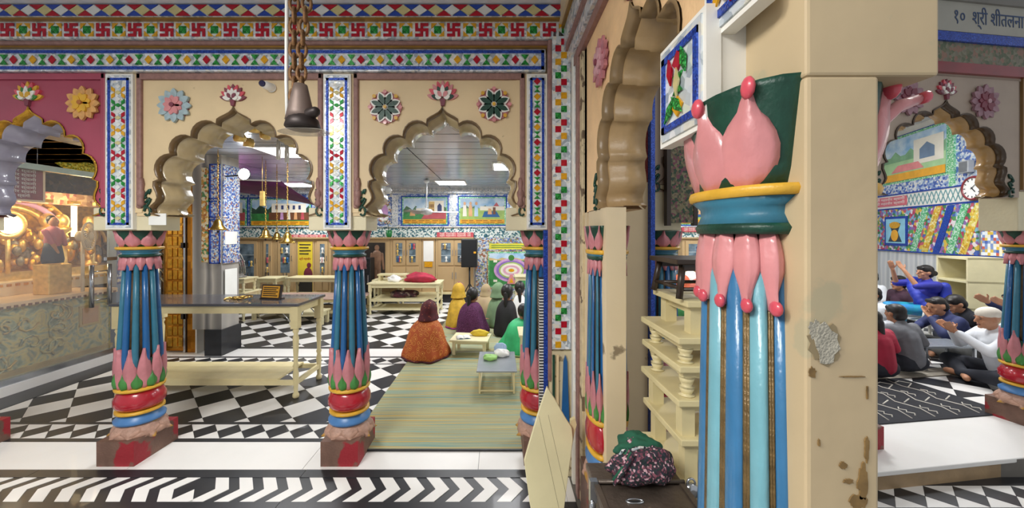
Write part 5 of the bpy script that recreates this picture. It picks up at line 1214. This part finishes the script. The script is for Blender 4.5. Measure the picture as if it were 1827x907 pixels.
glo = bpy.data.objects.new('altar_light', gl_); COL.objects.link(glo); glo.location = (-5.6, 4.3, 1.95)
gl2 = bpy.data.objects.new('altar_light', gl_); COL.objects.link(gl2); gl2.location = (-5.6, 5.0, 1.95)
# small statue with pink shawl in the shrine
sv = thing('shrine_statue', 'painted standing statue with pink shawl and dark skirt in shrine', 'statue', (-5.45, 4.52, .86))
MB().box(-.1, .1, -.12, .12, 0, .36).build('pedestal', GOLDL, sv, bevel=.01)
g = MB(); g.lathe([(.10, .37), (.11, .42), (.09, .55), (.075, .62)], 14, sx=.7); g.build('skirt', mat('navy_skirt', '#2a3448', .6), sv)
g = MB(); g.cap((0, 0, .62), (0, 0, .76), .075, .07); g.cap((0, .08, .76), (.03, .1, .6), .03, .025); g.cap((0, -.08, .76), (.05, -.05, .62), .03, .025); g.build('shawl', mat('pink_shawl', '#b9707c', .6, var=.2), sv)
g = MB(); g.ball((.01, 0, .88), (.05, .045, .06)); g.cap((0, 0, .78), (0, 0, .86), .025, .025); g.cap((.05, -.05, .62), (.06, 0, .5), .022, .016); g.ball((.062, 0, .88), (.012, .01, .012)); g.build('figure', SKIN2, sv)
MB().ball((-.015, 0, .90), (.05, .05, .058), 12, 8).build('hair', HAIR, sv)
# white fan
wf = thing('wall_fan', 'round cream wall fan inside the glass shrine', 'fan', (-5.12, 4.62, 1.56), 0)
FM_ = Matrix.Rotation(PI/2, 4, 'Y') @ Matrix.Rotation(-.5, 4, 'X'); CF = mat('cream_plastic', '#d9c6a4', .4)
MB().tube([FM_ @ Vector((.17*cos(2*PI*q/28), .17*sin(2*PI*q/28), 0)) for q in range(28)], .012, 7, True).build('rim', CF, wf)
for k in range(26): MB().tube([FM_ @ Vector((r_*cos(2*PI*k/26+r_*4), r_*sin(2*PI*k/26+r_*4), .02*(1-r_/.17))) for r_ in (.04, .08, .12, .17)], .004, 5).build('grille_wire', CF, wf)
MB().lathe([(.05, 0), (.05, .03), (.02, .035)], 16, M=FM_).build('hub', CF, wf); MB().lathe([(.02, -.12), (.06, -.1), (.06, -.03), (.03, -.02)], 14, M=FM_).build('motor', CF, wf)
for k in range(3): MB().box(.04, .15, -.045, .045, -.012, -.008, FM_ @ Matrix.Rotation(2*PI*k/3, 4, 'Z') @ Matrix.Rotation(.3, 4, 'X')).build('blade', mat('fan_blade', '#8f9090'), wf)
MB().tube([(-.08, 0, 0), (-.1, .02, -.4), (-.1, .02, -.695)], .018, 8).build('stand', CF, wf)
# maroon board with white lettering, hung in the shrine
rbd = thing('maroon_board', 'maroon board with rows of white lettering in the shrine', 'sign', (-4.93, 3.66, 1.95)); MB().box(-.02, 0, -.42, .34, 0, .33).build('board', mat('maroon_board', '#7a2430', .4, var=.1), rbd)
MB().box(-.03, -.0, -.44, .36, -.02, 0).build('frame', CF, rbd); MB().box(-.03, .002, .34, .36, 0, .33).build('frame', CF, rbd)
for i in range(7): text('जय जिनेन्द्र श्री महावीर स्वामी', .04, WHITEP, rbd, (.002, -.03, .295-i*.043), (PI/2, 0, PI/2), width=.62-.1*(i == 6))
for yy in (-.35, .3): MB().tube([(-.01, yy, .33), (-.01, yy, .66)], .003, 5).build('hanger', STEEL, rbd)
ygs = tag(lump('marigold_garland', None, None, (-4.93, 4.48, 2.33), (.07, .33, .06), mosaic('marigold', ['#d8c02c', '#b89a1a', '#e8dc60', '#7a8a2a'], 60, .7, 0), 71, .3), 'yellow marigold garland along the top of the glass shrine', 'garland')
for k in range(8): MB().box(-5.6, -5.56, 3.3+k*.3, 3.42+k*.3, 1.98, 2.02).build('ceiling_ornament', GOLD, shr)
MB().box(-6.0, -5.9, 2.95, 5.6, 1.98, 2.14).build('pelmet', mosaic('pelmet_pattern', ['#b08a6a', '#8a4a3a', '#c8a880', '#9a7250'], 20, .5, .1), shr)
# ================================================================ PEOPLE
def hand(g, wr, d, nrm, side, s_=1.0, curl=.25):
    "palm, four fingers of unequal length with a bend, thumb from the side of the palm"
    d = Vector(d).normalized(); nrm = Vector(nrm); nrm = (nrm-d*nrm.dot(d)).normalized(); sd = d.cross(nrm)*side
    wr = Vector(wr)
    for t in (-.5, 0, .5): g.cap(wr+d*.012*s_+sd*.03*t*s_, wr+d*.082*s_+sd*.055*t*s_, .014*s_, .0135*s_, 8)
    for i, L in enumerate((.062, .074, .078, .070)):
        off = (-.031+.0205*i)*s_; a_ = wr+d*.085*s_-sd*off
        b_ = a_+(d-nrm*curl*.3)*L*.55*s_; c_ = b_+(d-nrm*curl).normalized()*L*.55*s_
        g.cap(a_, b_, .0092*s_, .0088*s_, 8); g.cap(b_, c_, .0088*s_, .0075*s_, 8)
    a_ = wr+d*.03*s_+sd*.028*s_; b_ = a_+(d*.6+sd*.8).normalized()*.04*s_; c_ = b_+(d*.9+sd*.3).normalized()*.032*s_
    g.cap(a_, b_, .012*s_, .0105*s_, 8); g.cap(b_, c_, .0105*s_, .0085*s_, 8)
DEF_ARMS = {'L': ((-.245, .03, .33), (-.12, .26, .24)), 'R': ((.245, .03, .33), (.12, .26, .24))}
def person(label, loc, rz, shirt, trousers=None, skin=SKIN, lean=.12, head=(0, 0), scale=1.0, arms=None, legs='cross', hair='short', seat=.0, face=True, hands=True, sleeves=1.0, vest=None, hairm=HAIR, cat='person', fine=.0105, chair_h=0):
    t = thing('person', label, cat, loc, rz); t.scale = (scale,)*3
    A = dict(DEF_ARMS); A.update(arms or {})
    Lm = Matrix.Translation((0, 0, .1+chair_h)) @ Matrix.Rotation(-lean, 4, 'X')
    U = lambda x, y, z: Lm @ Vector((x, y, z-.1))
    hipc = U(0, 0, .13); chest = U(0, .0, .40); nb = U(0, -.01, .555); hc_ = U(0, .025+.12*0, .70)
    Hm = Matrix.Translation(hc_) @ Matrix.Rotation(head[0], 4, 'Z') @ Matrix.Rotation(head[1], 4, 'X')
    g = MB()
    # head
    g.ball(Hm @ Vector((0, -.005, .02)), (.074, .094, .092), 16, 10, Hm.to_3x3()); g.ball(Hm @ Vector((0, .02, -.045)), (.055, .066, .066), 14, 8, Hm.to_3x3())
    g.cap(Hm @ Vector((0, .088, .015)), Hm @ Vector((0, .108, -.022)), .009, .014, 8); g.ball(Hm @ Vector((0, .07, -.085)), (.026, .02, .02), 10, 6, Hm.to_3x3())
    for s_ in (-1, 1):
        g.ball(Hm @ Vector((s_*.078, -.005, -.005)), (.010, .022, .032), 8, 6, Hm.to_3x3()); g.ball(Hm @ Vector((s_*.032, .075, .022)), (.026, .014, .010), 8, 6, Hm.to_3x3()); g.ball(Hm @ Vector((s_*.042, .06, -.025)), (.022, .02, .018), 8, 6, Hm.to_3x3())
    g.cap(nb, Hm @ Vector((0, -.01, -.06)), .05, .046)
    g.cap(hipc, chest, .12, .125); g.cap(U(-.10, 0, .48), U(.10, 0, .48), .085, .085)
    for k, s_ in (('L', -1), ('R', 1)):
        sh = U(s_*.175, 0, .52); el, wr = [Vector(q) for q in A[k]]
        el = Vector((el.x, el.y, el.z+chair_h)); wr = Vector((wr.x, wr.y, wr.z+chair_h))
        g.cap(sh, el, .048, .038); g.cap(el, wr, .038, .026)
        if hands: hand(g, wr, (wr-el), (0, -.3, 1) if wr.z < .5 else (-s_, .2, 0), s_, 1.0, .3)
        A[k] = (sh, el, wr)
    if legs == 'cross': LG = [((s_*.10, .03, .10), (s_*.33, .27, .13), (-s_*.06, .36, .055), (-s_*.14, .40, .05)) for s_ in (-1, 1)]
    elif legs == 'knees': LG = [((s_*.10, .03, .10), (s_*.13, .33, .36), (s_*.10, .42, .06), (s_*.10, .52, .04)) for s_ in (-1, 1)]
    else: LG = [((s_*.10, .05, .10+chair_h), (s_*.13, .42, .12+chair_h), (s_*.12, .42, .08), (s_*.12, .53, .04)) for s_ in (-1, 1)]
    for a_, b_, c_, d_ in LG:
        g.cap(a_, b_, .088, .062); g.cap(b_, c_, .056, .038); g.cap(c_, d_, .036, .030)
    body = g.build('body', skin, t, remesh=fine)
    # clothing
    g = MB(); g.cap(hipc+Vector((0, 0, .03)), chest, .14, .147); g.cap(U(-.11, 0, .475), U(.11, 0, .475), .105, .105); g.cap(U(0, -.005, .53), U(0, -.012, .575), .075, .06)
    g.cap(hipc+Vector((-.06, 0, .005)), hipc+Vector((.06, 0, .005)), .115, .115)
    for k in 'LR':
        sh, el, wr = A[k]; g.cap(sh, el, .066, .054)
        if sleeves > .5: g.cap(el, el+(wr-el)*.9, .053, .04)
    g.build('shirt', shirt, t, remesh=.014)
    if vest:
        g = MB(); g.cap(hipc+Vector((0, 0, .05)), chest, .155, .16); g.cap(U(-.10, 0, .475), U(.10, 0, .475), .118, .118); g.build('vest', vest, t, remesh=.014)
    if trousers:
        g = MB()
        for a_, b_, c_, d_ in LG: g.cap(a_, b_, .098, .082); g.cap(b_, Vector(b_)+(Vector(c_)-Vector(b_))*.9, .08, .05)
        g.cap((-.09, .0, .12+chair_h), (.09, 0, .12+chair_h), .112, .112); g.build('trousers', trousers, t, remesh=.014)
    # hair
    g = MB()
    if hair in ('short', 'long', 'bun', 'thin'):
        q = Hm.to_3x3(); k = .9 if hair == 'thin' else 1
        g.ball(Hm @ Vector((0, -.014, .044)), (.084*k, .100*k, .086*k), 16, 10, q); g.ball(Hm @ Vector((0, -.05, -.012)), (.080, .062, .078), 14, 8, q); g.cap(Hm @ Vector((-.038, .050, .076)), Hm @ Vector((.038, .050, .076)), .030, .030)
        if hair == 'long': g.cap(Hm @ Vector((0, -.085, -.02)), Hm @ Vector((.02, -.12, -.30)), .05, .025)
        if hair == 'bun': g.ball(Hm @ Vector((0, -.12, -.01)), .045)
        g.build('hair', hairm, t, remesh=.010)
    elif hair == 'cap':
        q = Hm.to_3x3(); g.ball(Hm @ Vector((0, -.01, .055)), (.084, .102, .072), 16, 10, q); g.build('cap', mat('white_cap', '#d9d2c4', .8, var=.1), t, remesh=.010)
    if face:
        for s_ in (-1, 1):
            MB().ball(Hm @ Vector((s_*.030, .083, .004)), (.009, .006, .0045), 8, 6, Hm.to_3x3()).build('eye', mat('eye_dark', '#1a1412', .2), t); MB().ball(Hm @ Vector((s_*.032, .087, .026)), (.015, .004, .003), 8, 6, Hm.to_3x3()).build('eyebrow', HAIR, t)
        MB().ball(Hm @ Vector((0, .083, -.058)), (.024, .008, .006), 8, 6, Hm.to_3x3()).build('mouth', mat('lips', '#7a4038', .5), t)
    return t, Hm

def draped(label, loc, rz, mbody, mhood=None, h=.68, rx=.28, ry=.27, seed=0, hood=True, skin=SKIN, lean=.1, edge=None, shoulder=.62, knee=None, group=None):
    "woman seated cross-legged under a shawl that covers body and head; local +Y is where she faces"
    t = thing('person', label, 'person', loc, rz, group)
    rnd = random.Random(seed); ph = [rnd.random()*6.3 for _ in range(10)]
    N = 44
    def ring(z, ax, ay, oy, fold):
        out = []
        for k in range(N):
            a_ = 2*PI*k/N
            f_ = 1+fold*(.55*sin(7*a_+ph[0]+z*9)+.4*sin(11*a_+ph[1]-z*12)+.4*sin(4*a_+ph[2]+z*6))
            zz = z/h
            if zz < .4:
                for sg_ in (-1, 1): f_ += .20*(1-zz/.4)*math.exp(-((a_-PI/2-sg_*.85)/.38)**2)
            ca, sa_ = cos(a_), sin(a_); pw = .78 if .3 < zz < .62 else .92
            out.append(Vector((ax*math.copysign(abs(ca)**pw, ca)*f_, oy+ay*math.copysign(abs(sa_)**pw, sa_)*f_, z)))
        return out
    hs = h*.62            # shoulder height
    prof = [(.0, 1.0, 1.0, .0, .09), (.03*h, 1.06, 1.06, .0, .09), (.12*h, 1.04, 1.04, .0, .08), (.24*h, .93, .92, -.01, .07), (.36*h, .85, .8, -.015, .045), (.48*h, .79, .68, -.01, .04), (.57*h, .70, .56, .0, .03), (.64*h, .52, .44, .01, .02), (.685*h, .36, .36, .02, .015)]
    R_ = [ring(z, rx*a_, ry*b_, o+lean*z*.6, f_) for z, a_, b_, o, f_ in prof]
    o = MB().loft(R_, True, True, True).build('shawl', mbody, t, sub=1)
    if edge:
        MB().tube([p*1.01+Vector((0, 0, .012)) for p in R_[0]], .012, 6, True).build('shawl_border', edge, t)
    hz = .685*h; oy = .02+lean*hz*.6; r = h*.155
    # head, face and neck
    g = MB(); hcz = hz+r*.95; cen = Vector((0, oy+.015, hcz))
    g.ball(cen, (r*.72, r*.85, r*.95), 14, 9); g.cap((0, oy, hz-.08), (0, oy, hz+.04), .05, .045); g.ball(cen+Vector((0, r*.85, -.01)), (.012, .016, .02), 8, 6); g.ball(cen+Vector((0, r*.5, -r*.6)), (r*.4, r*.35, r*.35), 10, 6)
    g.cap((0, 0, .1), (0, oy, hz-.1), .1, .09)
    lx = min(.2, rx*.68)
    for s_ in (-1, 1): g.cap((s_*lx*.4, .03, .09), (s_*lx, ry*.55, .09), .055, .045); g.cap((s_*lx, ry*.55, .09), (-s_*.04, ry*.65, .05), .042, .035)
    wr = Vector((rx*.4, ry*.8, .20)); g.cap((rx*.5, .05, .25), wr, .035, .025); hand(g, wr, (-.2, 1, -.1), (0, 0, 1), 1, .9)
    g.build('body', skin, t, remesh=.011)
    if hood:
        rr = []
        for q in range(9):
            s_ = q/8; z = hz-.02+s_*(2.12*r+.02); w_ = r*1.04*math.sqrt(max(.02, 1-(max(0, (s_-.42)/.58))**2.2))*(1.25-.25*min(1, s_*3)); out = []
            for k in range(25):       # open towards the face
                a_ = PI*.5+PI*.27+(2*PI-PI*.54)*k/24
                out.append(Vector((w_*.9*cos(a_)*(1+.02*sin(9*a_+ph[3])), oy+.01+w_*1.05*sin(a_)+.018*s_, z)))
            rr.append(out)
        MB().loft(rr, False).build('hood', mhood or mbody, t, sub=1, solid=.008)
        MB().tube([r_[0] for r_ in rr]+[r_[-1] for r_ in reversed(rr)], .008, 6).build('hood_border', edge or mhood or mbody, t)
        MB().ball(cen+Vector((0, -.012, .012)), (r*.76, r*.86, r*.9), 12, 8).build('hair', HAIR, t)
    else:
        MB().ball(cen+Vector((0, -.02, .02)), (r*.80, r*.92, r*.98), 14, 9).build('hair', HAIR, t); MB().cap(cen+Vector((0, -r*.85, -.01)), cen+Vector((.01, -r*1.1, -.22)), .038, .02).build('braid', HAIR, t)
    return t
ORSH = ramp_mat('orange_print_shawl', 'voronoi', [(0, '#f0c070'), (.10, '#dca04c'), (.16, '#b8621c'), (.40, '#9a3f14'), (.46, '#d99440'), (.52, '#a84c18')], .75, 19, bump=.15)
MARH = ramp_mat('maroon_dotted_hood', 'voronoi', [(0, '#e8b060'), (.10, '#c8803c'), (.16, '#5e1420'), (.7, '#47101a')], .75, 26)
PURP = ramp_mat('purple_embroidered_shawl', 'voronoi', [(0, '#8a5a7c'), (.07, '#5a1a48'), (.12, '#47133c'), (.50, '#521848'), (.60, '#6e3a64'), (.66, '#47133c')], .8, 34)
SG = .0145
draped('woman seated under orange printed shawl with maroon hood', G(755, 650, SG)+Vector((-.03, .28, 0)), -.35, ORSH, MARH, .70, .265, .25, 1, edge=MARH, lean=.16)
draped('woman seated in mustard yellow sari with magenta cap edge', G(813, 588, SG)+Vector((0, .25, 0)), -.2, mat('mustard_sari', '#c9a02c', .7, var=.2, scale=14), None, .72, .17, .24, 2, edge=mat('magenta_edge', '#a8328a', .6))
draped('woman seated under plum purple embroidered shawl, dark hair showing', Vector((-.43, 5.86, SG)), -.6, PURP, None, .72, .24, .23, 3, hood=False, lean=.0)
draped('seated figure bent under beige shawl with red motif', Vector((-.28, 6.85, SG)), -.3, ramp_mat('beige_motif_shawl', 'voronoi', [(0, '#8a4a3c'), (.12, '#a08a6c'), (.6, '#a8946f')], .8, 7), None, .62, .24, .25, 4, lean=.3)
draped('woman seated under sage green shawl', Vector((-.06, 6.33, SG)), -.5, mat('sage_shawl', '#6f8a66', .8, var=.15, scale=9), None, .72, .165, .18, 5, lean=.2)
draped('woman seated in black shawl with black hair', Vector((.12, 5.80, SG)), -.3, mat('black_shawl', '#161416', .75, var=.3, scale=9), None, .78, .195, .2, 6, hood=False, lean=.05)
draped('woman seated in bright green sari beside the steel desk', Vector((.34, 5.0, SG)), .3, mat('bright_green_sari', '#2fae6c', .6, var=.22, scale=9), None, .62, .30, .26, 7, hood=False, edge=mat('pale_green_edge', '#a8cf8c', .6), lean=.05)
draped('seated person in white shirt behind black shawled woman', (.36, 6.43, SG), -.1, PAPER, None, .74, .15, .15, 8, hood=False)
draped('seated woman in red shawl behind the right column', (.78, 5.75, SG), .1, mat('red_shawl', '#b0263c', .7, var=.2), None, .76, .15, .16, 9, hood=False)
draped('seated person in navy shawl before the lotus mural', (.70, 6.85, SG), .1, mat('navy_shawl', '#1f2a52', .7, var=.2), None, .86, .16, .17, 10, hood=False)
for i, (x, Y, m, hd, lb) in enumerate(((1222, 6.55, mat('white_shawl', '#d8d6d0', .7), mat('rust_hood', '#c8603c', .7), 'seated woman in white shawl and rust hood seen past dark stool'), (1238, 7.1, mat('turquoise_shawl', '#4fb0b8', .7), PAPER, 'seated woman in turquoise shawl and white hood seen past dark stool'), (1254, 5.85, mat('black_shawl', '#161416'), mat('salmon_hood', '#d8705c', .7), 'seated woman in black shawl and salmon hood seen past dark stool'), (1220, 4.9, mat('green_shawl', '#3f8a4a', .7), None, 'seated woman in green shawl low behind stacked stools'), (1250, 5.3, mat('magenta_shawl', '#a02a78', .7), None, 'seated woman in magenta shawl low behind stacked stools'))):
    X = (x-CX)/F*Y; draped(lb, (X, Y, 0), .2, m, hd, .86 if i < 3 else .62, .2, .22, 30+i)

# ---------------------------------------------------------------- congregation in the right hall
GREYS = mat('grey_tshirt', '#6d6f74', .8, var=.15, scale=12); REDK = mat('crimson_dress', '#a81f3c', .7, var=.15); MAROONS = mat('maroon_shirt', '#3a2030', .75, var=.2, scale=10)
NAVYJ = mat('navy_jacket', '#27305c', .7, var=.15, scale=8); BLKS = mat('black_sweater', '#191b24', .85, var=.2, scale=10); DKTR = mat('dark_trousers', '#22252f', .8, var=.15); WSH = mat('white_shirt', '#d9dde2', .7, var=.06); GRTR = mat('grey_trousers', '#4a4a48', .8, var=.15)
LEFT = PI/2      # facing -X
person('boy in grey t-shirt sitting with his back turned on dark rug', (4.64, 4.17, .034), .15, GREYS, DKTR, legs='knees', hair='short', scale=.92, lean=.22, fine=.012)
person('girl in crimson dress with black ponytail beside the grey t-shirt boy', (4.14, 4.0, .034), .15, REDK, DKTR, legs='knees', hair='long', scale=.88, lean=.15, fine=.012)
person('woman with dark vest over white sleeves turned in profile', (4.98, 5.02, 0), 1.15, WSH, DKTR, SKIN2, hair='bun', lean=.3, vest=BLKS, head=(.35, -.1), scale=1.0)
person('man in maroon shirt sitting below the flower mosaic', (6.98, 6.35, 0), 1.4, MAROONS, DKTR, SKIN2, lean=.12, head=(.1, 0), scale=1.06)
person('man in white shirt sitting beside man in maroon shirt', (7.25, 7.15, 0), 1.5, WSH, DKTR, SKIN, lean=.05, scale=1.06)
person('person in white top at the edge of the cream pier', (5.72, 5.5, 0), 1.4, WSH, DKTR, SKIN, lean=.2, scale=.98)
# lady on a plastic chair, arms raised
CH = .34
lady, _ = person('woman in royal blue sari on plastic chair raising both hands', (6.58, 5.70, 0), 1.35, mat('royal_blue_blouse', '#2a2f9a', .6, var=.15), mat('turquoise_sari', '#1fa6b4', .55, var=.3, scale=5, hex2='#2a6cc0'), SKIN2, lean=-.02, legs='chair', chair_h=CH, hair='bun', sleeves=.3, arms={'L': ((-.2, .26, .50), (-.1, .36, .74)), 'R': ((.2, .26, .50), (.1, .38, .74))}, fine=.0085, scale=.95)
g = MB()
for k in range(9):
    t_ = k/8; g.cap((.16-.34*t_, .06+.06*sin(PI*t_), .60+CH-.40*t_-.06), (.13-.34*t_, -.09, .58+CH-.40*t_-.06), .085, .075)
g.cap((-.16, -.12, .5+CH), (-.2, -.15, .1+CH), .07, .06); g.build('sari_drape', mat('royal_blue_sari', '#2436a4', .55, var=.25, scale=6), lady, remesh=.014)
pc = thing('plastic_chair', 'white plastic chair under the woman in royal blue sari', 'chair', (6.58, 5.70, 0), 1.35)
MB().box(-.22, .22, -.2, .24, .26, .29).build('seat', WHITEPL, pc, bevel=.01)
MB().loft([[Vector((-.22+.44*i/8, -.24-.05*sin(PI*i/8)-.05*q, .32+.3*q)) for i in range(9)] for q in (0, .5, 1)], False).build('backrest', WHITEPL, pc, solid=.015)
for sx in (-1, 1):
    MB().tube([(sx*.24, -.2, .48), (sx*.25, .2, .47), (sx*.24, .22, .27)], .016, 7).build('armrest', WHITEPL, pc)
    for sy in (-1, 1): MB().tube([(sx*.2, sy*.19, .27), (sx*.24, sy*.23, .0)], [.022, .016], 8).build('leg', WHITEPL, pc)
person('man in navy jacket resting chin on hand at steel bench', (5.95, 4.72, 0), 1.25, NAVYJ, GRTR, SKIN2, lean=.42, head=(.2, -.25), arms={'L': ((-.22, .34, .33), (-.05, .36, .50)), 'R': ((.24, .30, .34), (.02, .46, .33))}, hair='thin', scale=1.02)
person('man in black sweater bowing his head behind navy jacket', (6.545, 4.95, 0), 1.2, BLKS, DKTR, SKIN2, lean=.5, head=(.1, -.5), scale=1.02)
person('old man in white cap with joined palms beside fluted column', (5.40, 3.92, 0), 1.2, WSH, DKTR, SKIN2, lean=.22, head=(.1, -.1), hair='cap', arms={'L': ((-.2, .26, .36), (-.03, .42, .52)), 'R': ((.2, .26, .36), (.03, .42, .52))}, fine=.0085)
gl3 = MB()
person('man in white shirt raising a hand behind the bowed man', (7.17, 4.98, 0), 1.3, WSH, DKTR, SKIN2, lean=.25, head=(0, -.3), scale=1.0)
person('person in navy sleeve raising a hand near the fluted column', (6.42, 4.25, 0), 1.25, NAVYJ, DKTR, SKIN2, legs='knees', lean=.1, arms={'L': ((-.2, .28, .62), (-.16, .52, .76)), 'R': ((.2, .28, .62), (.1, .52, .76))}, fine=.0085)
# steel bench, rug
sbn = thing('steel_bench', 'low grey steel bench under the arms of navy jacket man', 'bench', (5.21, 4.40, .0142), 0)
MB().box(-.31, .31, -.16, .16, .26, .285).build('top', mat('grey_steel_top', '#a3a9b0'), sbn, bevel=.004)
for sx in (-1, 1):
    for sy in (-1, 1): MB().box(sx*.28-.012, sx*.28+.012, sy*.13-.012, sy*.13+.012, 0, .26).build('leg', STEEL, sbn)
rg = thing('dark_rug', 'black rug with white zigzag line pattern on white sill edge', 'rug', (3.5, 2.9, .004), AL)
MB().box(-1.2, 1.05, .22, 1.02, 0, .008).build('pile', mat('charcoal_rug', '#23242a', .9, var=.2, scale=20), rg)
MB().box(-1.2, 1.9, 1.02, 1.22, 0, .009).build('beige_border', ramp_mat('beige_stripes', 'wave', [(.3, '#8e8678'), (.6, '#b8b0a0')], .85, 8, band='Y'), rg)
RW = mat('rug_white', '#c9c4b8', .9)
def rline(pts, w_=.006):
    MB().tube([(x, y, .0065) for x, y in pts], w_, 5).build('rug_line', RW, rg)
rnd = random.Random(9)
for k in range(9):
    x0 = -1.1+k*.235
    rline([(x0, .26), (x0+.06, .40), (x0+.0, .55), (x0+.08, .70), (x0+.02, .84), (x0+.05, 1.0)]); rline([(x0+.09, .30), (x0+.13, .33), (x0+.09, .36), (x0+.13, .39), (x0+.09, .42), (x0+.13, .45)]); rline([(x0+.1, .62), (x0+.14, .65), (x0+.1, .68), (x0+.14, .71), (x0+.1, .74)])
    rline([(x0+.06, .52), (x0+.2, .58)]); rline([(x0+.04, .80), (x0+.2, .88), (x0+.14, .95), (x0+.05, .92)])
ish = thing('side_shelf', 'ivory open shelf against the marble wall beside fluted column', 'shelf', MW0+Matrix.Rotation(-TH, 3, 'Z') @ Vector((-.30, -1.05, 0)), -TH)
for zz in (.05, .45, .85, 1.2): MB().box(-.25, .25, -.28, .28, zz, zz+.03).build('board', IVORY, ish)
for yy in (-.28, .26): MB().box(-.25, .25, yy, yy+.03, 0, 1.23).build('side_panel', IVORY, ish)
